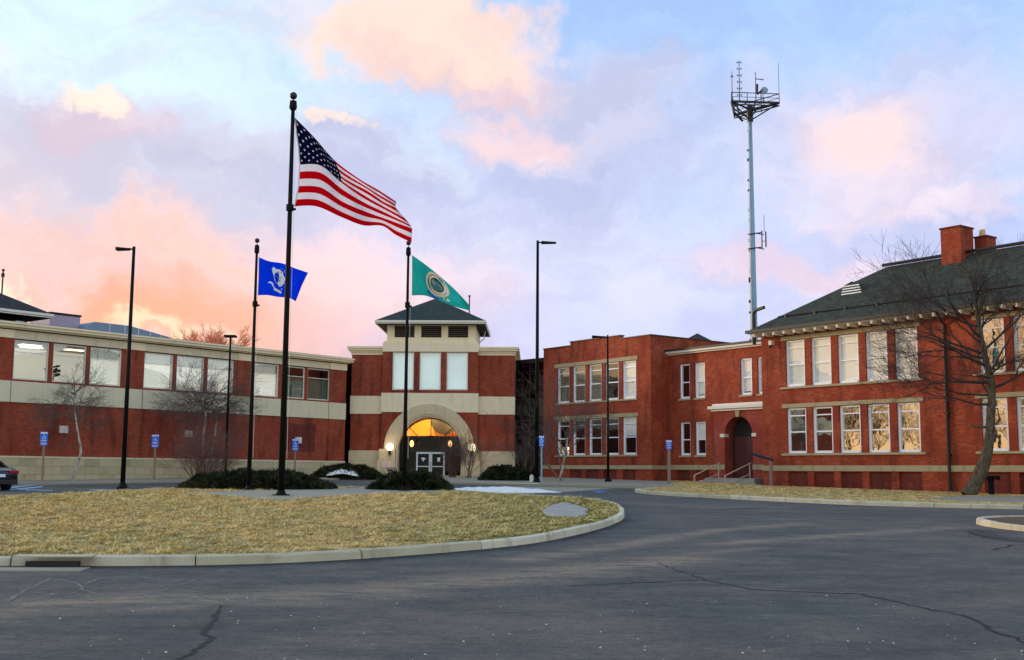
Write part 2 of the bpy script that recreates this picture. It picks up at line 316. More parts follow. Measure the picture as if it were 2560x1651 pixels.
# ------------------------------------------------------------------ mesh builder
COL = SC.collection
class MB:
    def __init__(s): s.v = []; s.f = []; s.mi = []
    def face(s, pts, mi=0):
        b = len(s.v); s.v += [tuple(p) for p in pts]; s.f.append(tuple(range(b, b + len(pts)))); s.mi.append(mi)
    def box(s, x0, x1, y0, y1, z0, z1, mi=0):
        b = len(s.v); s.v += [(x0, y0, z0), (x1, y0, z0), (x1, y1, z0), (x0, y1, z0), (x0, y0, z1), (x1, y0, z1), (x1, y1, z1), (x0, y1, z1)]
        for q in ((0, 3, 2, 1), (4, 5, 6, 7), (0, 1, 5, 4), (1, 2, 6, 5), (2, 3, 7, 6), (3, 0, 4, 7)): s.f.append(tuple(b + i for i in q)); s.mi.append(mi)
        return s
    def hexa(s, lo, hi, mi=0):
        b = len(s.v); s.v += [tuple(p) for p in lo] + [tuple(p) for p in hi]; n = len(lo)
        s.f.append(tuple(b + i for i in reversed(range(n)))); s.f.append(tuple(b + n + i for i in range(n))); s.mi += [mi, mi]
        for i in range(n): s.f.append((b + i, b + (i + 1) % n, b + n + (i + 1) % n, b + n + i)); s.mi.append(mi)
        return s
    def prism(s, poly, y0, y1, mi=0):   # polygon in x,z extruded along y
        if sum(poly[i][0] * poly[(i + 1) % len(poly)][1] - poly[(i + 1) % len(poly)][0] * poly[i][1] for i in range(len(poly))) < 0: poly = poly[::-1]
        n = len(poly); b = len(s.v); s.v += [(x, y0, z) for x, z in poly] + [(x, y1, z) for x, z in poly]
        s.f.append(tuple(b + i for i in range(n))); s.f.append(tuple(b + n + i for i in reversed(range(n)))); s.mi += [mi, mi]
        for i in range(n): s.f.append((b + (i + 1) % n, b + i, b + n + i, b + n + (i + 1) % n)); s.mi.append(mi)
        return s
    def tube(s, pts, rad, n=8, cap=True, mi=0):
        pts = [Vector(p) for p in pts]
        if not hasattr(rad, '__len__'): rad = [rad] * len(pts)
        b = len(s.v); prev = None
        for i, p in enumerate(pts):
            d = (pts[min(i + 1, len(pts) - 1)] - pts[max(i - 1, 0)])
            d = d.normalized() if d.length > 1e-9 else Vector((0, 0, 1))
            if prev is None: a = d.orthogonal().normalized()
            else:
                a = prev - d * prev.dot(d); a = a.normalized() if a.length > 1e-6 else d.orthogonal().normalized()
            prev = a; c = d.cross(a)
            for k in range(n):
                t = 2 * math.pi * k / n; s.v.append(tuple(p + (a * math.cos(t) + c * math.sin(t)) * rad[i]))
        for i in range(len(pts) - 1):
            for k in range(n):
                s.f.append((b + i * n + k, b + i * n + (k + 1) % n, b + (i + 1) * n + (k + 1) % n, b + (i + 1) * n + k)); s.mi.append(mi)
        if cap and n > 3:
            s.f.append(tuple(b + k for k in reversed(range(n)))); s.f.append(tuple(b + (len(pts) - 1) * n + k for k in range(n))); s.mi += [mi, mi]
        return s
    def sphere(s, c, r, nu=14, nv=9, mi=0, sc=(1, 1, 1)):
        b = len(s.v)
        for j in range(nv + 1):
            ph = math.pi * j / nv
            for i in range(nu):
                th = 2 * math.pi * i / nu; s.v.append((c[0] + r * sc[0] * math.sin(ph) * math.cos(th), c[1] + r * sc[1] * math.sin(ph) * math.sin(th), c[2] + r * sc[2] * math.cos(ph)))
        for j in range(nv):
            for i in range(nu): s.f.append((b + j * nu + i, b + (j + 1) * nu + i, b + (j + 1) * nu + (i + 1) % nu, b + j * nu + (i + 1) % nu)); s.mi.append(mi)
        return s
    def build(s, name, mats, parent=None, smooth=False, bevel=0, loc=None):
        me = bpy.data.meshes.new(name); me.from_pydata(s.v, [], s.f)
        if not isinstance(mats, (list, tuple)): mats = [mats]
        for m in mats: me.materials.append(M[m] if isinstance(m, str) else m)
        if len(mats) > 1: me.polygons.foreach_set('material_index', s.mi)
        if smooth: me.polygons.foreach_set('use_smooth', [True] * len(me.polygons))
        me.update()
        o = bpy.data.objects.new(name, me); COL.objects.link(o)
        if parent: o.parent = parent
        if loc: o.location = loc
        if bevel:
            bm = o.modifiers.new('edge', 'BEVEL'); bm.width = bevel; bm.segments = 2; bm.limit_method = 'ANGLE'
        return o
def tag(o, label=None, cat=None, group=None, kind=None):
    if label: o['label'] = label
    if cat: o['category'] = cat
    if group: o['group'] = group
    if kind: o['kind'] = kind
    return o
def empty(name, loc=(0, 0, 0), rz=0, label=None, cat=None, group=None, parent=None):
    o = bpy.data.objects.new(name, None); COL.objects.link(o); o.location = loc; o.rotation_euler = (0, 0, rz); o.empty_display_size = .3
    if parent: o.parent = parent
    return tag(o, label, cat, group)
def copy_tree(o, parent=None, loc=None):
    c = o.copy(); COL.objects.link(c); c.parent = parent
    if loc is not None: c.location = loc
    for ch in list(o.children): copy_tree(ch, c)
    return c
def link_copy(o, loc, parent):
    c = o.copy(); COL.objects.link(c); c.parent = parent; c.location = loc; return c
def holed(x0, x1, z0, z1, holes, depth, mb=None, y=0.0):
    """wall front between x0..x1, z0..z1 with openings (xa,xb,za,zb) and their reveals"""
    mb = mb or MB(); xs = sorted({x0, x1, *[h[0] for h in holes], *[h[1] for h in holes]}); zs = sorted({z0, z1, *[h[2] for h in holes], *[h[3] for h in holes]})
    xs = [x for x in xs if x0 - 1e-6 <= x <= x1 + 1e-6]; zs = [z for z in zs if z0 - 1e-6 <= z <= z1 + 1e-6]
    for i in range(len(xs) - 1):
        for j in range(len(zs) - 1):
            cx, cz = (xs[i] + xs[i + 1]) / 2, (zs[j] + zs[j + 1]) / 2
            if any(h[0] < cx < h[1] and h[2] < cz < h[3] for h in holes): continue
            mb.face([(xs[i], y, zs[j]), (xs[i + 1], y, zs[j]), (xs[i + 1], y, zs[j + 1]), (xs[i], y, zs[j + 1])])
    for a, b, c, d in holes:
        mb.face([(a, y, c), (a, y + depth, c), (b, y + depth, c), (b, y, c)]); mb.face([(a, y, d), (b, y, d), (b, y + depth, d), (a, y + depth, d)])
        mb.face([(a, y, c), (a, y, d), (a, y + depth, d), (a, y + depth, c)]); mb.face([(b, y, c), (b, y + depth, c), (b, y + depth, d), (b, y, d)])
    return mb
# ------------------------------------------------------------------ ground, asphalt
mb = MB(); ys = [-400, 15, 95, 900]
for i in range(3): mb.face([(-700, ys[i], G(ys[i]) - .04), (700, ys[i], G(ys[i]) - .04), (700, ys[i + 1], G(ys[i + 1]) - .04), (-700, ys[i + 1], G(ys[i + 1]) - .04)])
tag(mb.build('ground', 'earth'), kind='structure')
def segdist(P, line):
    d = np.full(len(P), 1e9)
    for a, b in zip(line[:-1], line[1:]):
        a = np.array(a); b = np.array(b); ab = b - a; t = np.clip(((P - a) @ ab) / max(ab @ ab, 1e-9), 0, 1)
        d = np.minimum(d, np.linalg.norm(P - (a + t[:, None] * ab), axis=1))
    return d
def gl(pts): return [tuple(gp(*p)[:2]) for p in pts]
def near(x, y):   # ground point in front of Y=15
    r = ray(x, y); t = -EYE.z / r.z; p = EYE + r * t
    return (p.x, p.y) if p.y <= 15 else tuple(gp(x, y)[:2])
nx, ny = 281, 311
X = np.linspace(-55, 50, nx); Yv = np.concatenate([np.linspace(-12, 45, 210), np.linspace(45.5, 94, ny - 210)])
XX, YY = np.meshgrid(X, Yv); P2 = np.stack([XX.ravel(), YY.ravel()], 1); ZZ = .018 * (np.clip(P2[:, 1], 15, 95) - 15)
ZZ[:] += np.where(P2[:, 1] > 15, 0, 0)
dust = np.zeros(len(P2)); dark = np.zeros(len(P2))
for line, w, k in [([near(-200, 1560), near(0, 1520), near(300, 1500), near(600, 1498), near(950, 1478), near(1280, 1445), near(1700, 1398)], .75, 1.0),
                   ([near(0, 1545), near(500, 1515), near(900, 1480)], .35, .6),
                   ([near(1280, 1400), near(1500, 1372), near(1800, 1325), near(2000, 1310)], .4, 1), ([near(1780, 1362), near(2150, 1335), near(2400, 1318)], .45, 1),
                   ([near(1400, 1420), near(1900, 1370)], .25, .7), ([near(1700, 1270), near(1950, 1268)], .3, .5), ([near(900, 1590), near(1500, 1560)], .5, .25),
                   ([near(2000, 1560), near(2560, 1500)], .8, .15)]:
    d = segdist(P2, line); dust = np.maximum(dust, k * np.exp(-(d / w) ** 2))
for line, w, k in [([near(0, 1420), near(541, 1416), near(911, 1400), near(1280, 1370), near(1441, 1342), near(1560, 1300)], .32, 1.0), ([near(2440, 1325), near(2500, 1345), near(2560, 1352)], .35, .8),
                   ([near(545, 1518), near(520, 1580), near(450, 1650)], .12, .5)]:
    d = segdist(P2, line); dark = np.maximum(dark, k * np.exp(-(d / w) ** 2))  # dark dirt strip along kerbs, widened as painted contact shadow; also a crack halo
me = bpy.data.meshes.new('road'); nyy = len(Yv)
idx = np.arange(nx * nyy).reshape(nyy, nx); q = np.stack([idx[:-1, :-1], idx[:-1, 1:], idx[1:, 1:], idx[1:, :-1]], -1).reshape(-1, 4)
me.from_pydata(np.column_stack([P2, ZZ]).tolist(), [], q.tolist()); me.materials.append(M['asphalt'])
at_ = me.attributes.new('dust', 'FLOAT_VECTOR', 'POINT'); at_.data.foreach_set('vector', np.column_stack([dust, dark, dust * 0]).astype('f').ravel())  # second channel holds the dark kerb strip, dirt plus painted contact shadow
road = bpy.data.objects.new('road', me); COL.objects.link(road); tag(road, kind='structure')
def ribbon(name, pts, w, mat, parent, z=.004, jit=.05, sub=8, seed=0):
    rnd = random.Random(seed); L = []
    for a, b in zip(pts[:-1], pts[1:]):
        for k in range(sub): t = k / sub; L.append((a[0] + (b[0] - a[0]) * t + rnd.uniform(-jit, jit), a[1] + (b[1] - a[1]) * t + rnd.uniform(-jit, jit)))
    L.append(pts[-1]); mb = MB(); W_ = [w * rnd.uniform(.5, 1.3) for _ in L]; W_[0] *= .3; W_[-1] *= .3
    for i in range(len(L)):
        a = Vector(L[max(i - 1, 0)]); b = Vector(L[min(i + 1, len(L) - 1)]); d = (b - a).normalized(); n = Vector((-d.y, d.x)) * W_[i] / 2
        for s_ in (1, -1): x, y = L[i][0] + n.x * s_, L[i][1] + n.y * s_; mb.v.append((x, y, G(y) + z))
    for i in range(len(L) - 1): mb.f.append((2 * i, 2 * i + 1, 2 * i + 3, 2 * i + 2)); mb.mi.append(0)
    return mb.build(name, mat, parent)
ribbon('crack', [near(552, 1512), near(536, 1548), near(515, 1575), near(512, 1585), near(530, 1596), near(505, 1612), near(480, 1635), near(440, 1651)], .055, 'crack', road, jit=.025, sub=5, seed=1)
ribbon('crack', [near(1400, 1466), near(1550, 1460), near(1650, 1455), near(1760, 1450), near(1870, 1474), near(2000, 1481), near(2150, 1486), near(2250, 1509), near(2400, 1538), near(2480, 1575), near(2620, 1628)], .06, 'crack', road, jit=.05, sub=5, seed=2)
ribbon('crack', [near(1770, 1450), near(1700, 1430), near(1640, 1408)], .03, 'crack', road, seed=3)
ribbon('crack', [near(1640, 1268), near(1800, 1275), near(1940, 1268)], .10, 'crack', road, seed=4)
ribbon('crack', [near(2480, 1376), near(2530, 1364), near(2600, 1360)], .07, 'crack', road, seed=5)
ribbon('crack', [near(2420, 1330), near(2470, 1345), near(2560, 1356)], .16, 'crack', road, seed=6)
ribbon('crack', [near(1560, 1300), near(1540, 1315), near(1470, 1336), near(1400, 1352)], .07, 'crack', road, seed=7)
for i, L in enumerate([[(-40, 1512), (20, 1504), (60, 1478), (130, 1446), (200, 1460), (210, 1478), (150, 1490), (40, 1478)], [(210, 1462), (240, 1450), (310, 1444)], [(150, 1490), (60, 1505), (-20, 1512)], [(210, 1478), (270, 1492), (360, 1488), (430, 1470)],
                       [(430, 1470), (540, 1500), (700, 1530), (900, 1560)], [(430, 1470), (520, 1440), (650, 1430)]]):
    ribbon('dusty_crack', [near(*p) for p in L], .05 if i < 4 else .03, 'crackl', road, jit=.03, sub=4, seed=20 + i)
# pale leaves and gravel bits lying on the asphalt
mb = MB(); rnd = random.Random(5)
for i in range(110):
    px, py = rnd.uniform(-20, 2600), 1480 + 175 * rnd.random() ** .8
    x, y = near(px, py); r = rnd.uniform(.004, .014) * (1.6 if rnd.random() < .08 else 1); a = rnd.uniform(0, 6.28)
    pts = [(x + r * rnd.uniform(.6, 1.4) * math.cos(a + k * 1.256), y + r * rnd.uniform(.6, 1.3) * math.sin(a + k * 1.256)) for k in range(5)]
    mb.hexa([(p[0], p[1], G(y) + .002) for p in pts], [(x + (p[0] - x) * .6, y + (p[1] - y) * .6, G(y) + .002 + r * .5) for p in pts])
tag(mb.build('gravel', 'pebble'), 'pale gravel bits and leaf litter scattered on the asphalt', 'gravel', kind='stuff')
# slabs: planar since the ground is one plane behind Y=15
def slab(name, poly, h, mat, drop=.3):
    mb = MB(); A = sum(poly[i][0] * poly[(i + 1) % len(poly)][1] - poly[(i + 1) % len(poly)][0] * poly[i][1] for i in range(len(poly)))
    if A < 0: poly = poly[::-1]
    mb.hexa([(x, y, G(y) - drop) for x, y in poly], [(x, y, G(y) + h) for x, y in poly]); return mb.build(name, mat)
def resample(pts, step, closed=False):
    P = [Vector(p) for p in pts] + ([Vector(pts[0])] if closed else []); out = []; carry = 0
    for a, b in zip(P[:-1], P[1:]):
        L = (b - a).length; t = carry
        while t < L: out.append(tuple(a + (b - a) * (t / L))); t += step
        carry = t - L
    out.append(tuple(P[-1])); return out
def crom(pts, n, closed=False):
    P = [Vector(p) for p in pts]; out = []; m = len(P); rng = m if closed else m - 1
    for i in range(rng):
        g = (lambda k: P[k % m]) if closed else (lambda k: P[min(max(k, 0), m - 1)])
        p0, p1, p2, p3 = g(i - 1), g(i), g(i + 1), g(i + 2)
        for k in range(n):
            t = k / n; out.append(tuple(.5 * ((2 * p1) + (-p0 + p2) * t + (2 * p0 - 5 * p1 + 4 * p2 - p3) * t * t + (-p0 + 3 * p1 - 3 * p2 + p3) * t ** 3)))
    if not closed: out.append(tuple(P[-1]))
    return out
def inset_poly(poly, d):
    n = len(poly); out = []
    for i in range(n):
        a = Vector(poly[i - 1]); b = Vector(poly[(i + 1) % n]); t = (b - a).normalized(); nn = Vector((-t.y, t.x)); out.append((poly[i][0] + nn.x * d, poly[i][1] + nn.y * d))
    return out
def kerb(line, parent, w=.16, h=.165, step=3.0, gap=.012, inward=1, name='kerb_stone', seed=0):
    rnd = random.Random(seed); fine = resample(line, .5); k = max(2, int(step / .5)); i = 0
    while i < len(fine) - 1:
        seg = fine[i:i + k + 1]; i += k
        if len(seg) < 2: break
        mb = MB(); n = len(seg); dh = rnd.uniform(-.014, .014)
        for j, p in enumerate(seg):
            a = Vector(seg[max(j - 1, 0)]); b = Vector(seg[min(j + 1, n - 1)]); d = (b - a).normalized(); nn = Vector((-d.y, d.x)) * inward; p = Vector(p)
            if j == 0: p = p + d * gap
            if j == n - 1: p = p - d * gap
            q = p + nn * w; z0, z1 = G(p.y), G(q.y); ck = rnd.uniform(-.006, .006) - (.03 if rnd.random() < .07 else 0)
            mb.v += [(p.x, p.y, z0 - .1), (p.x + nn.x * (.015 - ck), p.y + nn.y * (.015 - ck), z0 + h + dh - .025 + ck), (p.x + nn.x * (.045 - ck), p.y + nn.y * (.045 - ck), z0 + h + dh + ck * .5), (q.x, q.y, z1 + h + dh), (q.x, q.y, z1 - .1)]
        for j in range(n - 1):
            for c in range(4): a = j * 5 + c; mb.f.append((a, a + 5, a + 6, a + 1)); mb.mi.append(0)
        mb.f += [(0, 1, 2, 3, 4), tuple((n - 1) * 5 + c for c in (4, 3, 2, 1, 0))]; mb.mi += [0, 0]
        mb.build(name, 'kerb', parent)
# central island
front = [(-24, 26), (-19, 21.5), (-13.5, 19.4), (-8.41, 19.28), (-4.94, 19.66), (-2.62, 20.99), (.03, 23.92), (1.54, 27.23), (2.82, 31.52), (3.48, 35.47), (3.72, 41.0), (2.97, 45.1), (1.33, 47.1), (-.6, 49.6), (-2.4, 52.5), (-4.2, 54.6), (-7, 56.2), (-11, 56.6), (-14.4, 55), (-16.4, 51), (-18.2, 45.5), (-20.5, 40), (-24.5, 34)]
isl = crom(front, 4, True)
island = slab('grass_island', inset_poly(isl, .1), .13, 'grass'); tag(island, kind='structure')
kerb(isl + [isl[0]], island, step=3.0, inward=1, seed=3)
# curb inlet: dark mouth in the kerb and its pale apron
inlet = empty('storm_drain', (*near(130, 1420), G(19.2)), R(5), 'dark storm drain slot in the kerb with a pale concrete apron', 'drain')
MB().box(-.42, .42, -.02, .1, .02, .10).build('drain_mouth', 'rust', inlet)
MB().box(-.62, .62, -.035, .26, .165, .195).build('drain_lintel', 'kerb', inlet, bevel=.01)
MB().box(-1.0, .62, -.62, -.06, -.02, .012).build('drain_apron', 'walk', inlet, bevel=.005)
def inside(poly, P):
    x, y = P[:, 0], P[:, 1]; r = np.zeros(len(P), bool); n = len(poly)
    for i in range(n):
        x1, y1 = poly[i]; x2, y2 = poly[(i + 1) % n]
        c = ((y1 > y) != (y2 > y)) & (x < (x2 - x1) * (y - y1) / ((y2 - y1) or 1e-9) + x1); r ^= c
    return r
def relief(x, y): return .048 * mnoise.noise(Vector((x * 2.4, y * 2.4, 1))) + .022 * mnoise.noise(Vector((x * 6.5, y * 6.5, 4))) + .035
def turf(name, poly, h, cell, parent):
    a = np.array(poly); lo, hi = a.min(0), a.max(0); nx_, ny_ = int((hi[0] - lo[0]) / cell), int((hi[1] - lo[1]) / cell); xs = np.linspace(lo[0], hi[0], nx_ + 1); ys_ = np.linspace(lo[1], hi[1], ny_ + 1)
    A_, B_ = np.meshgrid(xs, ys_); P = np.stack([A_.ravel(), B_.ravel()], 1); ins = inside(poly, P)
    Z = [G(y) + h + relief(x, y) for x, y in P]; id_ = -np.ones(len(P), int); F = []
    for j in range(ny_):
        for i in range(nx_):
            k = j * (nx_ + 1) + i; q = (k, k + 1, k + nx_ + 2, k + nx_ + 1)
            if all(ins[v] for v in q): F.append(q)
    used = sorted({v for f in F for v in f}); m_ = {v: i for i, v in enumerate(used)}; mb = MB(); mb.v = [(P[v][0], P[v][1], Z[v]) for v in used]; mb.f = [tuple(m_[v] for v in f) for f in F]; mb.mi = [0] * len(F)
    return tag(mb.build(name, 'grass', parent, smooth=True), kind='stuff')
def blades(name, poly, n, label, h=.155, bias=1.6, size=1.0, avoid=None, rel=1.0):
    a = np.array(poly); lo, hi = a.min(0), a.max(0); rs = np.random.RandomState(len(name) + n)
    U = rs.rand(n * 3, 2); U[:, 1] **= bias; P = lo + U * (hi - lo); P = P[inside(poly, P)]
    vis = np.abs(P[:, 0]) < P[:, 1] * .48 + 1.5; P = P[vis]
    if avoid:
        for av in avoid: P = P[~inside(av, P)]
    P = P[:n]; n = len(P)
    # clumping
    cl = np.array([mnoise.noise(Vector((p[0] * 2.4, p[1] * 2.4, 1))) for p in P]); rl_ = rel * np.array([relief(p[0], p[1]) for p in P]); cl = cl * (.4 + .6 * rel); L = (.035 + .05 * rs.rand(n)) * size * (1 + .9 * cl) * (1 + P[:, 1] / 45)
    ang = rs.rand(n) * 6.28 ; ang = np.where(rs.rand(n) < .6, rs.randn(n) * .5 + np.where(cl > 0, 0, 3.14), ang); lean = .9 + .8 * rs.rand(n)
    z0 = .018 * (np.clip(P[:, 1], 15, 95) - 15) + h - .005 + rl_; w = .006 * (1 + P[:, 1] / 22)
    dx, dy = np.cos(ang), np.sin(ang)
    A = np.column_stack([P[:, 0] - dy * w, P[:, 1] + dx * w, z0]); B = np.column_stack([P[:, 0] + dy * w, P[:, 1] - dx * w, z0])
    C = np.column_stack([P[:, 0] + dx * L * np.sin(lean), P[:, 1] + dy * L * np.sin(lean), z0 + L * np.maximum(np.cos(lean), .10) * .9 + .008])
    V = np.stack([A, B, C], 1).reshape(-1, 3); me = bpy.data.meshes.new(name); me.vertices.add(3 * n); me.vertices.foreach_set('co', V.astype('f').ravel())
    me.loops.add(3 * n); me.loops.foreach_set('vertex_index', np.arange(3 * n, dtype='i')); me.polygons.add(n); me.polygons.foreach_set('loop_start', np.arange(0, 3 * n, 3, dtype='i'))
    me.update(calc_edges=True); me.materials.append(M['blades'])
    r = np.repeat(np.clip(.5 + (rs.rand(n) - .5) * .55 - cl * 1.1, 0, 1), 3); at_ = me.attributes.new('rnd', 'FLOAT', 'POINT'); at_.data.foreach_set('value', r.astype('f'))  # random tone, thatch darkened in hollows as painted clump shade
    o = bpy.data.objects.new(name, me); COL.objects.link(o); return tag(o, label, 'grass', kind='stuff')
plaza = [tuple(gp(*p)[:2]) for p in [(455, 1241), (590, 1238), (800, 1232), (905, 1228), (1050, 1230), (1120, 1240), (960, 1243), (880, 1248), (790, 1254), (700, 1262), (610, 1254), (540, 1247)]]
rockpoly = [tuple(gp(*p)[:2]) for p in [(1352, 1290), (1378, 1273), (1412, 1267), (1446, 1275), (1474, 1285), (1462, 1293), (1474, 1300), (1430, 1308), (1385, 1305), (1360, 1300)]]
turf('turf', inset_poly(isl, .2), .10, .14, island)
blades('island_grass', inset_poly(isl, .17), 330000, 'straw coloured dead grass on the central island', h=.10, avoid=[plaza, rockpoly])
pz = slab('flagpole_plaza', plaza, .17, 'walk'); tag(pz, kind='structure')
# flat pale rock slab by the kerb at the island tip
rk = MB(); cx = sum(p[0] for p in rockpoly) / len(rockpoly); cy = sum(p[1] for p in rockpoly) / len(rockpoly)
rk.hexa([(x, y, G(y) + .1) for x, y in rockpoly], [(cx + (x - cx) * .93, cy + (y - cy) * .93, G(y) + .175 + .012 * math.sin(x * 9 + y * 3)) for x, y in rockpoly])
tag(rk.build('rock', 'rock', bevel=.03), 'flat pale grey rock slab in the grass at the island tip', 'rock')
# small planted island at the right edge
si = crom([(12.85, 31.2), (13.2, 29.0), (14.6, 27.3), (17, 26.5), (20, 27.5), (21, 31), (18.5, 34.2), (15.2, 34.4), (13.3, 33.2)], 4, True)
sio = slab('planting_island', inset_poly(si, .12), .12, 'soil'); tag(sio, kind='structure'); kerb(si + [si[0]], sio, step=2.5, inward=1, seed=8, w=.2, h=.15)
# ------------------------------------------------------------------ building frames
LO, LR = (-12.08, 84.0), R(51.0); SO_, SR = (14.19, 65.0), R(-53.03); MO = (8.98, 74.0); KO = (10.27, 74.97); TO, TR = (-5.74, 85.0), R(-1.2)
def loc2w(o, r, x, y): return (o[0] + x * math.cos(r) - y * math.sin(r), o[1] + x * math.sin(r) + y * math.cos(r))
lw = lambda x, y: loc2w(LO, LR, x, y); sw = lambda x, y: loc2w(SO_, SR, x, y); mw = lambda x, y: loc2w(MO, SR, x, y); kw = lambda x, y: loc2w(KO, SR, x, y)
# pavements and lawn
pv = slab('pavement_by_wing', [lw(-31, -.0), lw(-31, -5.2), lw(-14, -5.2), lw(-4, -6.5), (-6.5, 78), (-6, 86), lw(0, 3)], .12, 'walk'); tag(pv, kind='structure')
kerb(resample([lw(-31, -5.2), lw(-14, -5.2), lw(-4, -6.5)], 1), pv, inward=1, step=3, seed=11, h=.13)
pv2 = slab('pavement_by_entrance', [(-6.2, 78), (-3.5, 68), (.5, 65.5), (5, 62.6), (8.6, 61.3), (11.6, 66.5), (10.8, 74), mw(0, .2), mw(-11.2, .2), (2.5, 89), (-6, 89)], .12, 'walk'); tag(pv2, kind='structure')
kerb([(-3.5, 68), (.5, 65.5), (5, 62.6), (8.6, 61.3)], pv2, inward=1, step=3, seed=12, h=.13)
ap = slab('pale_apron', [tuple(gp(*p)[:2]) for p in [(1120, 1241), (1180, 1222), (1290, 1217), (1400, 1219), (1530, 1222), (1440, 1229), (1340, 1235), (1240, 1241), (1150, 1245)]], .02, 'walk'); tag(ap, kind='structure')
lawn = [(6.0, 56.4), (6.15, 54.4), (6.9, 52.2), (8.6, 49.4), (12.3, 44.5), (15, 42.6), (18.1, 41.4), (24, 39.5), sw(24, -.02), sw(0, -.02), kw(3.5, -.4), kw(0.3, -.4), (8.7, 62), (7.4, 59.5), (6.5, 57.8)]
lo_ = slab('school_lawn', inset_poly(lawn, .1), .135, 'grass'); tag(lo_, kind='structure')
kerb(crom([(7.4, 59.5), (6.5, 57.8), (6.0, 56.4), (6.15, 54.4), (6.9, 52.2), (8.6, 49.4), (12.3, 44.5), (15, 42.6), (18.1, 41.4), (24, 39.5)], 4), lo_, inward=1, step=3, seed=9, w=.3, h=.16)
sidew = [tuple(gp(*p)[:2]) for p in [(2300, 1256), (2400, 1249), (2600, 1249), (2600, 1268), (2440, 1266)]]
tag(slab('right_pavement', sidew, .148, 'walk'), kind='structure')
blades('school_lawn_grass', inset_poly(lawn, .4), 60000, 'pale dry grass strip in front of the brick school', h=.135, bias=1, rel=.25, size=.35, avoid=[sidew])
# road paint by the parked car and by the right pavement
def paint(name, quad, mat):
    mb = MB(); mb.face([(x, y, G(y) + .005) for x, y in (tuple(gp(*p)[:2]) for p in quad)]); return mb.build(name, mat, road)
for q in [[(15, 1219), (108, 1210), (108, 1212), (18, 1221)], [(20, 1225), (105, 1216), (108, 1218), (24, 1227)], [(12, 1222.5), (132, 1226.5), (132, 1228), (12, 1224.5)], [(40, 1219.5), (75, 1228), (71, 1228), (36, 1219.5)], [(225, 1224.5), (352, 1226), (352, 1227.5), (225, 1225.8)]]: paint('paint_line', q, 'mark')
for q in [[(1482, 1228), (1512, 1227), (1516, 1228.5), (1486, 1229.6)], [(1490, 1230), (1506, 1229.6), (1508, 1231), (1492, 1231.4)]]: paint('painted_symbol', q, 'markb')
# ------------------------------------------------------------------ LEFT OFFICE WING
wing = empty('office_wing', (*LO, 0), LR, 'long low office wing in red brick and cream bands with a ribbon of big windows', 'building')
LX0, LX1 = -29.5, -.1
GRP = [-25.30, -16.93, -8.42]; WW = 2.10; PIT_W = 2.353
wins = [(g + i * PIT_W, g + i * PIT_W + WW) for g in GRP for i in range(3)]
holes = [(a, b, 6.66, 8.90) for a, b in wins]
holed(LX0, LX1, 6.55, 8.95, holes, .22).build('upper_brick_wall', 'brick_new', wing)
MB().box(LX0, LX1, 0, .3, 2.37, 5.37).build('lower_brick_wall', 'brick_new', wing)
MB().box(LX0 - .02, LX1 + .03, -.07, .3, 5.37, 6.55).build('stone_band', 'band', wing)
for x in (-25.4, -18.1, -17.0, -9.95, -8.5, -1.75): MB().box(x - .02, x + .02, -.082, -.0705, 5.38, 6.54).build('band_joint', 'louver', wing)
mb = MB().box(LX0, LX1, .3, 14, .3, 9.3); mb.f = [f for k, f in enumerate(mb.f) if k not in (2,)]; mb.mi = mb.mi[:5]
mb.build('rear_wall', 'brick_new', wing)
MB().box(LX0, LX1, .25, 14, 5.9, 6.5).build('floor_slab', 'room', wing)
MB().box(LX0, LX1, .3, 13.9, 8.95, 9.28).build('office_ceiling', 'ceil', wing)
MB().box(LX0 - .05, LX1 + .05, -.03, .3, 8.95, 9.42).build('frieze', 'band', wing)
mb = MB().box(LX0 - .35, LX1 + .2, -.28, .3, 9.472, 9.55); mb.box(LX0 - .55, LX1 + .3, -.48, .3, 9.552, 9.70); mb.box(LX0 - .62, LX1 + .35, -.56, .32, 9.702, 9.82)
mb.build('cornice', 'cream', wing)
MB().box(LX0 - .5, LX1 + .2, -.3, 14, 9.822, 9.87).build('roof_deck', 'roofd', wing)
for a, b in ((-29.5, -25.42), (-18.18, -16.98), (-9.85, -8.48), (-1.68, -.1)):
    MB().box(a, b, -.06, -.0, 6.552, 8.948).build('brick_pier', 'brick_new', wing)
    MB().box(a - .03, b + .03, -.10, -.031, 8.95, 9.41).build('pier_cap', 'cream', wing)
    MB().box(a, b, -.05, -.0, 2.372, 5.368).build('brick_pier', 'brick_new', wing)
MB().box(LX0 - .04, LX1 + .04, -.07, .29, 9.423, 9.47).build('cornice_shadow_strip', 'roofd', wing); [MB().box(a - .1, b + .1, -.012, .02, 8.905, 8.948).build('head_shadow_strip', 'roofd', wing) for a, b in wins]  # dark strips stand in for shadow lines under cornice and window heads
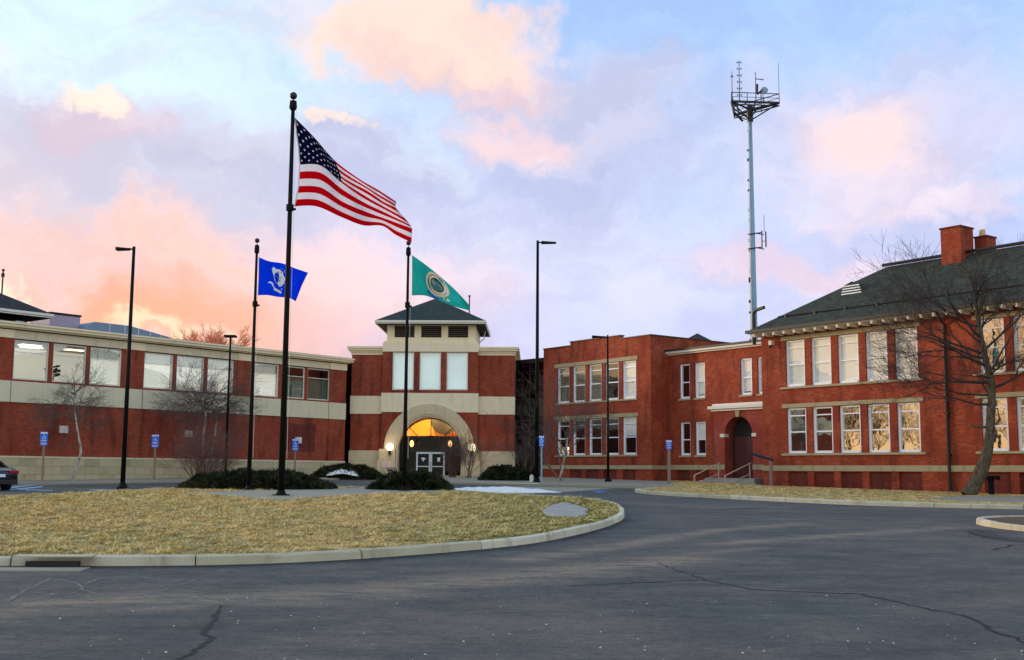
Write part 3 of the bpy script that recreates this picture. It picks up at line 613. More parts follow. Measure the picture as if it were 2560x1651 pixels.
# window panels: frame > pane, transom bar
fm = MB(); fm.box(0, .07, 0, .10, 0, 2.22); fm.box(WW - .07, WW, 0, .10, 0, 2.22); fm.box(.07, WW - .07, 0, .10, 2.15, 2.22); fm.box(.07, WW - .07, 0, .10, 0, .07); fm.box(.07, WW - .07, .01, .09, 1.52, 1.565)
first = None
for i, (a, b) in enumerate(wins):
    if first is None:
        w = first = fm.build('window', 'trimw', wing, loc=(a, .07, 6.67))
        MB().box(.07, WW - .07, .045, .055, .07, 1.52).build('pane', 'glass_office', w); MB().box(.07, WW - .07, .045, .055, 1.565, 2.15).build('transom_pane', 'glass_office', w)
    else: w = copy_tree(first, wing, (a, .07, 6.67))
    # pulled roller blind behind the two darker right-hand windows
    sh_ = i not in (7, 8)
    if i > 1: MB().box(.08, WW - .08, .16, .17, .05, 1.54 if sh_ else 1.5).build('shade', 'shade_glow' if sh_ else 'shade_grn', w)
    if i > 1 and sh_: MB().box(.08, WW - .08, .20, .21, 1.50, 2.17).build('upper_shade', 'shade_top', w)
for xa, xb in ((-27.5, -12.5),): MB().box(xa, xb, 5.0, 5.05, 6.5, 8.95).build('glowing_back_wall', 'shade_glow', wing)  # back wall glows by itself, standing in for lamplight on it
for s0, yy in ((-23.6, 2.3), (-22.9, 3.4), (-20.5, 2.6)):
    MB().box(s0, s0 + 1.2, yy, yy + .6, 8.90, 8.945).build('ceiling_light', 'ceil_light', wing)
mb = MB(); mb.tube([(-22.4, 1.0, 6.5), (-22.4, 1.0, 7.0)], .12, 6); mb.build('planter', 'doorred', wing)
mb = MB(); rr = random.Random(3)
for _ in range(80):
    a = rr.uniform(0, 6.28); l = rr.uniform(.2, .5); z = 7 + rr.uniform(0, .6); mb.face([(-22.4, 1, z), (-22.4 + math.cos(a) * l, 1 + math.sin(a) * l, z + .15), (-22.4 + math.cos(a + .3) * l * .9, 1 + math.sin(a + .3) * l * .9, z + .05)])
mb.build('house_plant_leaves', M['juniper'], wing)
# stone base: split-face blocks in courses over a backing
MB().box(LX0, LX1, .02, .3, .2, 2.37).build('base_backing', 'louver', wing)
MB().box(LX0 - .04, LX1 + .04, -.10, .02, 2.27, 2.37).build('base_coping', 'band', wing)
bw, bh = .98, .46; blk = MB().box(.006, bw - .006, -.06, .02, .006, bh - .006).build('base_block', 'base', wing, loc=(LX0, 0, .42)); blkme = [blk.data]
for v in range(4):
    mb = MB(); d = [random.uniform(-.085, -.05) for _ in range(4)]
    mb.hexa([(.006, .02, .006), (.006, d[0], .006), (bw - .006, d[1], .006), (bw - .006, .02, .006)], [(.006, .02, bh - .006), (.006, d[2], bh - .006), (bw - .006, d[3], bh - .006), (bw - .006, .02, bh - .006)])
    o = mb.build('base_block_shape', 'base'); blkme.append(o.data); bpy.data.objects.remove(o)
for r_ in range(4):
    x = LX0 + (0 if r_ % 2 else -.49) ; k = 0
    while x < LX1 - .5:
        if x >= LX0 - .01 and not (r_ == 0 and k == 0 and r_ % 2):
            c = link_copy(blk, (x, 0, .43 + r_ * bh), wing); c.data = random.choice(blkme)
        x += bw; k += 1
bpy.data.objects.remove(blk)
MB().box(-5.95, -2.85, -.012, -.002, 4.82, 4.90).build('recess_trim', 'brick_panel', wing)
MB().box(-5.9, -2.9, -.008, -.0005, 3.0, 4.80).build('recessed_brick_panel', 'brick_panel', wing)
def plaque(s, z, n): 
    f = MB().box(s, s + .5, -.18, -.0, z, z + .42).build('wall_light', 'trimw', wing, bevel=.02); MB().box(s + .06, s + .44, -.19, -.181, z + .06, z + .3).build('lens', 'paper', f); return f
plaque(-22.35, 3.72, 0); plaque(-13.8, 3.72, 1); plaque(-4.75, 3.55, 2)
# roof things on the wing
def hip_roof(mb, x0, x1, y0, y1, z0, zr, th=.0, inset=None):
    k = (y1 - y0) / 2 if inset is None else inset; a, b = (x0, y0, z0), (x1, y0, z0); c, d = (x1, y1, z0), (x0, y1, z0); ym = (y0 + y1) / 2
    if x1 - x0 < 2 * k + .01: p = q_ = ((x0 + x1) / 2, ym, zr)
    else: p, q_ = (x0 + k, ym, zr), (x1 - k, ym, zr)
    if p == q_:
        for t in ((a, b, p), (b, c, p), (c, d, p), (d, a, p)): mb.face(t)
    else:
        mb.face((a, b, q_, p)); mb.face((b, c, q_)); mb.face((c, d, p, q_)); mb.face((d, a, p))
    mb.face((d, c, b, a)); return mb
def cupola(parent, cx, y0, w, d, zb, zl0, zl1, ze, zap, over, nl, dark=False, cols=None, ctrw=None):
    """louvred lantern under a hipped roof; front at y0, cx is the middle"""
    x0, x1 = cx - w / 2, cx + w / 2; wm = 'cream' if not dark else 'roofd'
    op = [(cx + a, cx + b, zl0, zl1) for a, b in cols]
    fr = holed(x0, x1, zb, ze - .02, op, .35, y=y0); fr.face([(x1, y0, zb), (x1, y0 + d, zb), (x1, y0 + d, ze - .02), (x1, y0, ze - .02)]); fr.face([(x0, y0 + d, zb), (x0, y0, zb), (x0, y0, ze - .02), (x0, y0 + d, ze - .02)])
    fr.face([(x1, y0 + d, zb), (x0, y0 + d, zb), (x0, y0 + d, ze - .02), (x1, y0 + d, ze - .02)])
    fr.build('lantern_wall', wm, parent)
    for a, b, c0, c1 in op:
        MB().box(a, b, y0 + .3, y0 + .33, c0, c1).build('louvre_backing', 'roofd', parent)
        n = nl; pit = (c1 - c0) / n
        for k in range(n):
            z = c0 + k * pit; mb = MB(); mb.hexa([(a, y0 + .02, z + .02), (b, y0 + .02, z + .02), (b, y0 + .045, z), (a, y0 + .045, z)][::-1], [(a, y0 + .20, z + pit * .62), (b, y0 + .20, z + pit * .62), (b, y0 + .225, z + pit * .55), (a, y0 + .225, z + pit * .55)][::-1]); mb.build('louvre_slat', 'louver', parent)
    e0, e1, f0, f1 = x0 - over, x1 + over, y0 - over, y0 + d + over
    MB().box(e0, e1, f0, f1, ze, ze + .06).build('soffit', 'roofd', parent)
    g = MB(); g.box(e0 - .04, e1 + .04, f0 - .06, f0 - .001, ze - .02, ze + .12); g.box(e0 - .1, e1 + .1, f0 - .14, f0 - .061, ze + .08, ze + .22)
    g.box(e1 + .001, e1 + .09, f0 - .06, f1 + .05, ze - .02, ze + .21); g.box(e0 - .09, e0 - .001, f0 - .06, f1 + .05, ze - .02, ze + .21)
    g.build('fascia', 'trimw', parent)
    hip_roof(MB(), e0 - .1, e1 + .1, f0 - .12, f1 + .1, ze + .205, zap).build('hipped_roof', 'shingle_t' if not dark else 'shingle_d', parent)
cupola(wing, -26.5, 3.35, 6.2, 6, 9.8, 9.95, 10.5, 10.62, 13.25, 1.32, 4, True, [(-2.9, -1.1), (-.9, .9), (1.1, 2.9)])
mb = MB(); mb.tube([(-25.0, 2.4, 11.6), (-25.0, 2.4, 13.1)], .045, 6); mb.tube([(-25.0, 2.4, 12.75), (-25.0, 2.4, 12.95)], .10, 8); mb.tube([(-25.0, 2.4, 13.1), (-25.0, 2.4, 13.2)], .09, 8); mb.build('vent_pipe', 'dark', wing, smooth=False)
u = MB().box(-20.5, -18.45, 5, 7.5, 9.87, 11.3).build('rooftop_unit', 'lav', wing, bevel=.03); MB().box(-20.55, -18.4, 4.95, 7.55, 11.3, 11.42).build('unit_cap', 'roofd', u)
u = MB(); prof = [(-18.8, 9.9), (-18.75, 10.45), (-18.45, 10.8), (-18.0, 10.98), (-15.5, 10.98), (-12.6, 10.55), (-12.1, 10.42), (-12.1, 9.9)]; u.prism(prof, 4, 6)
uo = u.build('rooftop_duct', 'duct', wing, bevel=.04)
for x in (-17.0, -15.9, -14.9, -14.0, -13.2): 
    zt = 10.99 if x < -15.5 else 10.98 - (x + 15.5) * .148; MB().box(x, x + .05, 3.97, 3.999, 9.95, zt - .02).build('duct_seam', 'alum', uo)
for x in (-24.5, -9.2): MB().box(x, x + .5, 1.5, 2.0, 9.87, 10.15).build('roof_vent_box', 'alum', wing)
# dark glazed links between wing, tower and school
def curtain(name, a, b, z0, z1, nb, zb, label, depth=3.5):
    v = Vector(b) - Vector(a); e = empty(name, (*a, 0), math.atan2(v.y, v.x), label, 'building'); L = v.length
    mb = MB().box(0, L, .1, depth, z0, z1); del mb.f[2]; del mb.mi[2]; mb.build('inner_wall', 'roofd', e)
    MB().box(-.02, L + .02, -.05, depth + .02, z1, z1 + .3).build('roof_edge', 'roofd', e)
    for i in range(nb + 1): x = L * i / nb; MB().box(x - .04, x + .04, -.04, .06, z0, z1).build('mullion', 'gasket', e)
    zs = [z0] + zb + [z1]
    for z in zs[1:-1]: MB().box(0, L, -.03, .05, z - .04, z + .04).build('transom_bar', 'gasket', e)
    for i in range(nb):
        for j in range(len(zs) - 1): MB().box(L * i / nb + .04, L * (i + 1) / nb - .04, .0, .012, zs[j] + .04, zs[j + 1] - .04).build('pane', 'glass_dark', e)
    return e
c1 = curtain('glazed_link', lw(-.1, 1.2), (-11.55, 88.2), .6, 9.5, 2, [3.2, 5.5, 7.8], 'dark glazed slot between the long office wing and the tower')
MB().box(.3, 1.0, -.09, -.045, 6.6, 9.2).build('side_window', 'trimw', c1)
c2 = curtain('glazed_link', (.35, 86.5), mw(-11.4, 1.0), .6, 9.75, 5, [3.2, 5.5, 7.8, 9.1], 'dark glazed link between the tower and the stepped brick block')
hl = MB(); hl.sphere((.9, 1.2, 3.9), .07, 8, 6); hl.sphere((1.35, 1.4, 3.75), .075, 8, 6); hl.build('inner_light', 'head_on', c2)
# ------------------------------------------------------------------ TOWER
tower = empty('entrance_tower', (*TO, 0), TR, 'square brick and cream entrance tower with a round arch and hipped louvred top', 'building')
C0 = -.27; A0, A1 = -6.15, 5.95; B0, B1 = C0 - 3.52, C0 + 3.52
tb = MB()
tb.box(A0, A1, .02, 13, 3.15, 5.85); tb.f = tb.f[:]; 
def ring_front(mb, z0, z1, y0=0.0, d=13, x0=A0, x1=A1, gap=None):
    # side walls and front pieces around the middle bay
    mb.box(x0, B0, y0, y0 + .5, z0, z1); mb.box(B1, x1, y0, y0 + .5, z0, z1); mb.box(x1 - .5, x1, y0 + .5, d, z0, z1); mb.box(x0, x0 + .5, y0 + .5, d, z0, z1); mb.box(x0 + .5, x1 - .5, d - .5, d, z0, z1); return mb
ring_front(MB(), 3.17, 5.87).build('lower_brick_wall', 'brick_new', tower)
ring_front(MB(), 5.87, 7.19, -.05, 13.05, A0 - .05, A1 + .05).build('stone_band', 'cream', tower)
ring_front(MB(), 7.19, 10.25).build('upper_brick_wall', 'brick_new', tower)
mb = MB(); ring_front(mb, .8, 3.05, -.07, 13.07, A0 - .08, A1 + .08); ring_front(mb, 3.05, 3.17, -.04, 13.04, A0 - .05, A1 + .05); mb.build('stone_base', 'base_t', tower, bevel=.01)
for z in (1.75, 2.4): MB().box(A0 - .085, B0, -.074, -.071, z, z + .012).build('base_joint', 'louver', tower); MB().box(B1 + .01, A1 + .085, -.074, -.071, z, z + .012).build('base_joint', 'louver', tower)
mb = MB()
for o, z0, z1 in ((.05, 10.25, 10.42), (.12, 10.422, 10.56), (.26, 10.562, 10.72), (.34, 10.722, 10.86)): ring_front(mb, z0, z1, -o, 13 + o, A0 - o, A1 + o)
mb.build('cornice', 'cream', tower); MB().box(A0 + .2, A1 - .2, .3, 12.8, 10.5, 10.62).build('roof_deck', 'roofd', tower)
# middle bay
YB = -.4; SP = 3.29
def arcpts(r, n=28, a0=0, a1=180, c=C0, zc=SP): return [(c + r * math.cos(R(a0 + (a1 - a0) * k / n)), zc + r * math.sin(R(a0 + (a1 - a0) * k / n))) for k in range(n + 1)]
poly = [(B1, .8), (B1, 6.0), (B0, 6.0), (B0, .8), (C0 - 2.9, .8)] + [(x, z) for x, z in reversed(arcpts(2.9))] + [(C0 + 2.9, .8)]
MB().prism([p for p in poly if p[1] >= .8], YB, .3).build('arch_brick_wall', 'brick_new', tower)
bandp = [(B1 + .06, 5.99), (B1 + .06, 7.40), (B0 - .06, 7.40), (B0 - .06, 5.99)]
a_s = math.degrees(math.asin((5.99 - SP) / 3.28)); inner = arcpts(3.28, 14, a_s, 180 - a_s)
MB().prism(bandp[:3] + [bandp[3]] + inner[::-1], YB - .06, .3).build('stone_band', 'cream', tower)
tw = [(-3.05, -1.49), (-1.07, .51), (.91, 2.50)]
tw = [(C0 - 2.79, C0 - 1.21), (C0 - .79, C0 + .79), (C0 + 1.21, C0 + 2.79)]
holed(B0, B1, 7.402, 10.45, [(a, b, 7.62, 10.42) for a, b in tw], .25, y=YB).build('upper_bay_wall', 'brick_new', tower)
MB().box(B0, B0 + .3, YB + .01, .3, 7.402, 10.448).box(B1 - .3, B1, YB + .01, .3, 7.402, 10.448).build('bay_return', 'brick_new', tower)
mb = MB().box(B0 - .04, B1 + .04, YB - .05, 7.5, 10.452, 11.12); mb.box(B0 + .05, B1 - .05, YB + .02, 7.4, 11.122, 11.26); mb.build('attic_band', 'cream', tower, bevel=.02)
fm = MB(); ww, wh = 1.58, 2.78; fm.box(0, .09, 0, .1, 0, wh); fm.box(ww - .09, ww, 0, .1, 0, wh); fm.box(.09, ww - .09, 0, .1, wh - .08, wh); fm.box(.09, ww - .09, 0, .1, 0, .09)
f0 = fm.build('window', 'trimw', tower, loc=(tw[0][0], YB + .04, 7.63)); MB().box(.09, ww - .09, .05, .06, .09, wh - .08).build('pane', 'glass_tower', f0)
for k in (1, 2): copy_tree(f0, tower, (tw[k][0], YB + .04, 7.63))
MB().box(B0 + .3, B1 - .3, .0, .06, 7.45, 10.44).build('inner_glow_sheet', 'glow_sheet_twr', tower); MB().box(B0 + .1, B1 - .1, .3, 12, 7.2, 7.35).build('floor_slab', 'room', tower)  # sheet behind the panes glows by itself to make the windows pale
for a, b in ((C0 - 3.54, C0 - 2.84), (C0 - 1.16, C0 - .84), (C0 + .84, C0 + 1.16), (C0 + 2.84, C0 + 3.54)): MB().box(a, b, YB - .04, YB - .002, 7.405, 7.50).build('pier_foot', 'brick_new', tower)
cupola(tower, C0, .0, 6.6, 7.0, 11.24, 11.57, 12.45, 12.53, 15.05, .72, 6, False, [(-2.75, -1.25), (-.76, .76), (1.25, 2.75)])
mb = MB(); mb.tube([(2.45, 1.6, 12.9), (2.45, 1.6, 14.9)], .05, 6); mb.sphere((2.45, 1.6, 14.95), .11, 8, 6, sc=(1, 1, .6)); mb.build('vent_pipe', 'dark', tower)
mb = MB(); mb.tube([(3.6, 3.5, 12.5), (3.5, 3.6, 11.9), (3.05, 4.0, 11.6)], .04, 6); mb.build('rain_pipe', 'trimw', tower)
# arch ring: voussoir stones, inner moulding, piers
nv = 15
for k in range(nv):
    a0, a1 = 180 * k / nv + .05, 180 * (k + 1) / nv - .05
    o = arcpts(3.3, 4, a0, a1); i_ = arcpts(2.55, 4, a0, a1); MB().prism(o + i_[::-1], YB - .14, .0).build('arch_stone', 'base_t', tower)
MB().prism(arcpts(2.548, 30) + arcpts(2.44, 30)[::-1], YB - .06, .1).build('arch_moulding', 'band', tower)
MB().prism(arcpts(2.438, 30) + arcpts(2.33, 30)[::-1], YB + .06, 1.2).build('arch_soffit', 'band', tower)
for s_ in (-1, 1):
    def bx(a, b, *r_): 
        x0, x1 = sorted((C0 + s_ * a, C0 + s_ * b)); return (x0, x1, *r_)
    mb = MB(); mb.box(*bx(2.34, 3.62, YB - .16, .3, 3.17, SP + .0)) if False else None
    p_ = MB().box(*bx(2.46, 3.66, YB - .2, .3, 2.46, 3.28)).build('arch_pier', 'base_t', tower, bevel=.02)
    MB().box(*bx(2.44, 3.78, YB - .28, .3, .8, 2.45)).build('arch_pier', 'base_t', tower, bevel=.02)
    MB().box(*bx(2.33, 2.44, YB + .06, 1.2, .8, SP)).build('reveal', 'band', tower)
# entrance glazing 1.2 m back
YG = 1.0
g = MB(); 
for r_ in (2.29, 1.0): g.prism(arcpts(r_ + .045, 32) + arcpts(r_ - .045, 32)[::-1], YG - .05, YG + .05)
for a in (45, 90, 135): 
    c, s_ = math.cos(R(a)), math.sin(R(a)); g.prism([(C0 + c * 1.0 - s_ * .035, SP + s_ * 1.0 + c * .035), (C0 + c * 2.29 - s_ * .035, SP + s_ * 2.29 + c * .035), (C0 + c * 2.29 + s_ * .035, SP + s_ * 2.29 - c * .035), (C0 + c * 1.0 + s_ * .035, SP + s_ * 1.0 - c * .035)], YG - .04, YG + .04)
g.box(C0 - 2.3, C0 + 2.3, YG - .06, YG + .06, 3.12, 3.29)
for x in (-2.27, -1.12, 1.12, 2.27): g.box(C0 + x - .05, C0 + x + .05, YG - .05, YG + .05, 1.1, 3.12)
ent = g.build('entrance_glazing', 'dark', tower)
MB().prism(arcpts(2.25, 32), YG - .008, YG + .004).build('fanlight_pane', 'glass_fan', ent)
for a, b in ((-2.22, -1.17), (1.17, 2.22)): MB().box(C0 + a, C0 + b, YG - .006, YG + .006, 1.15, 3.12).build('side_pane', 'glass_door', ent)
for k, (a, b) in enumerate(((-1.06, -.01), (.01, 1.06))):
    d = MB(); x0, x1 = C0 + a, C0 + b; d.box(x0, x0 + .11, YG - .05, YG, 1.17, 3.1); d.box(x1 - .11, x1, YG - .05, YG, 1.17, 3.1); d.box(x0 + .11, x1 - .11, YG - .05, YG, 2.97, 3.1); d.box(x0 + .11, x1 - .11, YG - .05, YG, 1.17, 1.35); d.box(x0 + .11, x1 - .11, YG - .06, YG, 2.0, 2.07)
    d = d.build('door', 'alum', tower); MB().box(x0 + .11, x1 - .11, YG - .03, YG - .02, 1.35, 2.97).build('pane', 'glass_door', d)
    nt = MB(); cx = (x0 + x1) / 2
    if k == 0: nt.prism([(cx - .16, 2.62), (cx - .1, 2.7), (cx + .14, 2.66), (cx + .15, 2.55), (cx + .04, 2.5), (cx + .02, 2.40), (cx - .06, 2.42), (cx - .02, 2.56), (cx - .13, 2.56)], YG - .04, YG - .031)
    else: nt.box(cx - .02, cx + .18, YG - .04, YG - .031, 2.4, 2.7)
    nt.build('door_notice', 'signw', d)
    MB().tube([(x1 - .05 if k == 0 else x0 + .05, YG - .12, 1.9), (x1 - .05 if k == 0 else x0 + .05, YG - .12, 2.35)], .018, 6).build('handle', 'chrome', d)
# lobby behind the glass, lit
lb = MB().box(C0 - 3.3, C0 + 3.3, YG + .2, 8, 1.1, 7.1); del lb.f[2]; del lb.mi[2]; lb.build('lobby_room', 'warm_wall', tower)
hl = MB(); hl.prism(arcpts(1.05, 24, 0, 360, C0 + .55, 5.6), 6.5, 6.6); hl.build('lobby_round_window', 'gasket', tower)
MB().box(C0 - 3.2, C0 + 3.2, 2.6, 2.9, 1.1, 4.3).build('light_block_screen', 'roofd', tower); MB().box(C0 - 3.2, C0 + 3.2, 1.25, 2.59, 4.22, 4.3).build('light_block_ceiling', 'roofd', tower)  # dark screen and ceiling added to keep lobby light off the doors
for s_ in (-1, 1): MB().box(*sorted((C0 + s_ * 2.5, C0 + s_ * 2.6)), 1.21, 2.59, 1.1, 4.21).build('vestibule_side', 'doorred', tower)
def pointlight(name, loc, e, c=(1, .76, .36), r=.12, parent=None):
    l = bpy.data.lights.new(name, 'POINT'); l.energy = e; l.color = c; l.shadow_soft_size = r; o = bpy.data.objects.new(name, l); COL.objects.link(o); o.location = loc
    if parent: o.parent = parent
    return o
pointlight('lobby_light', (C0 - .6, 4.6, 6.2), 620, parent=tower); pointlight('lobby_light', (C0 + 1.2, 5.2, 5.4), 260, parent=tower)
for s_ in (-1.55, 1.35): 
    li = MB(); li.sphere((C0 + s_, 2.2, 3.75), .17, 12, 8, sc=(.9, .9, 1.5)); li.build('inner_lamp', 'lamp_in', tower, smooth=True)
for s_, t in ((-3.1, 'round white wall lamp lit beside the arch, over the pink notice'), (2.92, 'round white wall lamp lit beside the arch, above the bare shrub')):
    e = empty('wall_lamp', (*loc2w(TO, TR, s_, YB - .35), 3.42), TR, t, 'lamp', 'lit globe lamps beside the arch')
    g_ = MB(); g_.sphere((0, -.1, .0), .29, 18, 12); g_.build('globe', 'lamp_on', e, smooth=True)
    b_ = MB(); b_.tube([(0, -.1, -.26), (0, -.1, -.36), (0, -.1, -.60)], [.16, .10, .07], 10); b_.tube([(0, -.1, -.5), (0, .15, -.5)], .05, 8); b_.build('bracket', 'dark', e)
    pointlight('globe_light', (0, -.45, .05), 28, (1, .75, .45), .25, e)
tag(MB().box(-.28, .28, -.012, 0, -.2, .2).build('notice_sheet', 'paper'), 'small pink notice fixed to the left arch pier', 'notice').location = (*loc2w(TO, TR, -3.34, YB - .285), 2.18)
nsh = bpy.data.objects['notice_sheet']; nsh.rotation_euler = (0, 0, TR)
for k in range(3): MB().box(-.2, .2, -.016, -.0125, .10 - k * .12, .13 - k * .12).build('printed_line', 'post', nsh)
bn = empty('litter_bin', (*loc2w(TO, TR, -2.95, YB - .9), G(84) + .12), TR, 'square grey litter bin with dark slot against the left arch pier', 'bin')
MB().box(-.3, .3, -.3, .3, 0, .48).build('bin_body', 'base_t', bn, bevel=.03); MB().box(-.34, .34, -.34, .34, .48, .56).build('bin_lid', 'post', bn, bevel=.03); MB().box(-.2, .2, -.315, -.301, .30, .42).build('bin_slot', 'roofd', bn)
# ------------------------------------------------------------------ school windows (double hung with transom light)
def sash_window(w, h, parent, loc, blind=None, drop=1.0, transom=True, glassm='glass_school'):
    f = MB(); t = .135; f.box(0, t, 0, .12, 0, h); f.box(w - t, w, 0, .12, 0, h); f.box(t, w - t, 0, .12, h - .09, h); f.box(t, w - t, -.02, .12, 0, .13)
    o = f.build('window', 'white', parent, loc=loc)
    zt = h - .09; zs = []
    if transom: z = h * .83; MB().box(t, w - t, .03, .10, z - .03, z + .03).build('transom_bar', 'white', o); zs.append(z)
    z = h * .47; MB().box(t, w - t, .02, .10, z - .035, z + .035).build('meeting_rail', 'white', o); zs.append(z)
    cuts = [.13] + sorted(zs) + [zt]
    for a, b in zip(cuts[:-1], cuts[1:]): MB().box(t, w - t, .055 if a < h * .4 else .07, (.055 if a < h * .4 else .07) + .008, a + (.03 if a > .2 else 0), b - (.03 if b < zt else 0)).build('pane', glassm, o)
    if blind: MB().box(t + .005, w - t - .005, .105, .115, .13 + (h - .22) * (1 - drop), h - .09).build('blind', blind, o)
    return o
def sill(x0, x1, z, parent, mat='sand'): return MB().box(x0, x1, -.09, .1, z - .11, z).build('window_sill', mat, parent)
# ---- SCHOOL (nearest block)
school = empty('brick_school', (*SO_, 0), SR, 'old two-storey red brick school with a green-grey hipped roof and tall white sash windows', 'building')
SW = [(1.72 + 1.75 * i, 1.72 + 1.75 * i + 1.32) for i in range(5)] + [(13.33 + 1.73 * i, 13.33 + 1.73 * i + 1.31) for i in range(5)]
SL, SD = 24.0, 9.2
ho = [(a, b, 6.45, 9.03) for a, b in SW] + [(a, b, 2.79, 5.28) for a, b in SW]
holed(0, SL, 2.13, 9.5, ho, .28).build('brick_wall', 'brick_old', school)
pan = [(a, b, .86, 1.81) for a, b in SW]
holed(0, SL, .2, 1.83, [(a, b, .2, 1.80) for a, b in SW], .16).build('basement_wall', 'brick_old', school)
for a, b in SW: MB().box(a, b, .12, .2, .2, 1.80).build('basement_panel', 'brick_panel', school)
mb = MB().box(0, SL, .29, SD, .2, 9.5); del mb.f[2]; del mb.mi[2]; mb.build('rear_wall', 'brick_old', school)
mb = MB(); mb.box(-.0, .3, .001, .32, .2, 9.48); mb.build('corner_wall', 'brick_old', school)
MB().box(-.07, SL, -.06, .1, 1.83, 2.13).build('belt_course', 'sand', school, bevel=.01)
MB().box(.28, SL - .1, .3, 9, 5.6, 6.2).build('floor_slab', 'room', school)
for a, b in ((1.42, 10.28), (13.05, 21.8)):
    MB().box(a, b, -.05, .1, 5.285, 5.50).build('lintel_course', 'sand', school); MB().box(a, b, -.05, .1, 9.035, 9.26).build('lintel_course', 'sand', school)
    MB().box(a - .05, b + .05, -.10, .1, 2.67, 2.785).build('window_sill', 'sand', school); MB().box(a - .05, b + .05, -.10, .1, 6.33, 6.445).build('window_sill', 'sand', school)
proto = {}
def put_window(kind, w, h, blind, drop, parent, loc, transom=True, gm='glass_school'):
    if kind in proto: return copy_tree(proto[kind], parent, loc)
    proto[kind] = sash_window(w, h, parent, loc, blind, drop, transom, gm); return proto[kind]
for i, (a, b) in enumerate(SW):
    put_window('su_cream' if i < 5 else 'su_dark', 1.32, 2.575, 'blind' if i < 5 else None, 1.0 if i < 5 else .3, school, (a, .1, 6.45), True, 'glass_cream' if i < 5 else 'glass_school')
    k = {0: ('sl_a', None, 1), 1: ('sl_a', None, 1), 2: ('sl_a', None, 1), 3: ('sl_b', 'blindd', .45), 4: ('sl_c', 'blindd', .9)}.get(i, ('sl_a', None, 1))
    put_window(k[0], 1.32, 2.48, k[1], k[2], school, (a, .1, 2.79))
# roof
E0, E1 = -.22, SL + .85; YE0, YE1 = -.9, SD + .9; ZE = 9.66
MB().box(E0 + .02, E1, YE0 + .02, YE1, 9.50, 9.56).build('soffit', 'trimw', school)
gt = MB(); gt.box(E0 - .06, E1, YE0 - .14, YE0, 9.53, 9.70); gt.box(E0 - .08, E0 - .0, YE0 - .1, YE1, 9.53, 9.70); gt.build('gutter', 'dark', school)
hip_roof(MB(), E0 - .02, E1, YE0 - .04, YE1, ZE, 13.25).build('hipped_roof', 'shingle', school)
MB().tube([(E0 + 5.5, 4.15, 13.27), (E1 - 5.5, 4.15, 13.27)], .09, 6).build('ridge_cap', 'dark', school)
sg = MB(); sg.tube([(1.1, .22, 10.46), (SL - .5, .22, 10.46)], .05, 5)
for i in range(11): sg.box(1.6 + i * 2, 1.75 + i * 2, .1, .35, 10.30, 10.52)
sg.build('snow_guard', 'dark', school)
br = MB().box(0, .14, -.84, .0, 9.32, 9.499)
b0 = br.build('eave_bracket', 'trimw', school, loc=(.1, 0, 0))
for i in range(1, 34): link_copy(b0, (.1 + i * .71, 0, 0), school)
dv = MB(); dv.prism([(4.0, 11.45), (5.6, 11.45), (5.35, 12.0), (4.8, 12.2), (4.25, 12.0)], 1.95, 3.2); dvo = dv.build('roof_vent', 'shingle', school)
for k in range(4): MB().box(4.15 + k * .04, 5.45 - k * .04, 1.88, 1.945, 11.50 + k * .14, 11.56 + k * .14).build('louvre_slat', 'white', dvo)
ch = MB().box(9.22, 10.37, 3.7, 4.9, 12.3, 14.58).build('chimney', 'brick_old', school); MB().box(9.17, 10.42, 3.65, 4.95, 14.58, 14.66).build('chimney_cap', 'brick_panel', ch)
ch2 = MB().box(10.25, 10.95, 5.2, 6.1, 12.3, 14.15).build('chimney', 'brick_old', school); MB().box(10.21, 10.99, 5.15, 6.15, 14.15, 14.23).build('chimney_cap', 'brick_panel', ch2)
cp = MB(); cp.tube([(10.55, 5.5, 14.23), (10.55, 5.5, 14.6)], [.18, .15], 10); cp.build('chimney_pot', 'clay', ch2)
dn = MB(); dn.tube([(11.6, -.78, 9.6), (11.6, -.5, 9.3), (11.6, -.10, 9.0), (11.6, -.10, .75)], .075, 8)
for z in (2.6, 4.6, 6.6, 8.6): dn.box(11.5, 11.7, -.19, -.0, z, z + .07)
dn.build('downpipe', 'dark', school)
nk = MB(); nk.tube([(-.42, -.1, 9.0), (-.42, -.1, 10.75), (-.32, -.1, 10.95), (.40, -.15, 11.05)], .10, 8); nk.build('gooseneck_pipe', 'dark', school)
sp = MB(); sp.box(.78, .98, -.3, .0, 8.85, 9.1); spo = sp.build('security_lamp', 'trimw', school); MB().tube([(.9, -.2, 8.85), (.95, -.35, 8.7)], .07, 8).build('lamp_head', 'dark', spo)
MB().tube([(15.75, -.03, 2.2), (15.75, -.03, 3.0)], .03, 6).build('conduit', 'trimw', school)
# ---- STEPPED BRICK BLOCK
block = empty('stepped_parapet_block', (*MO, 0), SR, 'two-storey red brick block with a stepped parapet between the dark glazed link and the porch', 'building')
MWN = [(-9.53 + 1.705 * i, -9.53 + 1.705 * i + 1.33) for i in range(5)]; MX0 = -11.1; MD = 9.5
ho = [(a, b, 6.51, 9.04) for a, b in MWN] + [(a, b, 2.85, 5.32) for a, b in MWN]
holed(MX0, 0, 2.16, 10.45, ho, .28).build('brick_wall', 'brick_old', block)
MPN = [(-8.22, -6.85), (-6.4, -5.05), (-4.6, -3.3), (-2.72, -1.5)]
holed(MX0, 0, .4, 1.9, [(a, b, .4, 1.88) for a, b in MPN], .16).build('basement_wall', 'brick_old', block)
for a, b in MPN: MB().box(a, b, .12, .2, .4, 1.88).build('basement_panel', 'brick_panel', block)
mb = MB().box(MX0, 0, .29, MD, .4, 10.4); del mb.f[2]; del mb.mi[2]; mb.build('rear_wall', 'brick_old', block)
MB().box(-.3, -.001, .001, .3, .4, 10.44).build('corner_wall', 'brick_old', block)
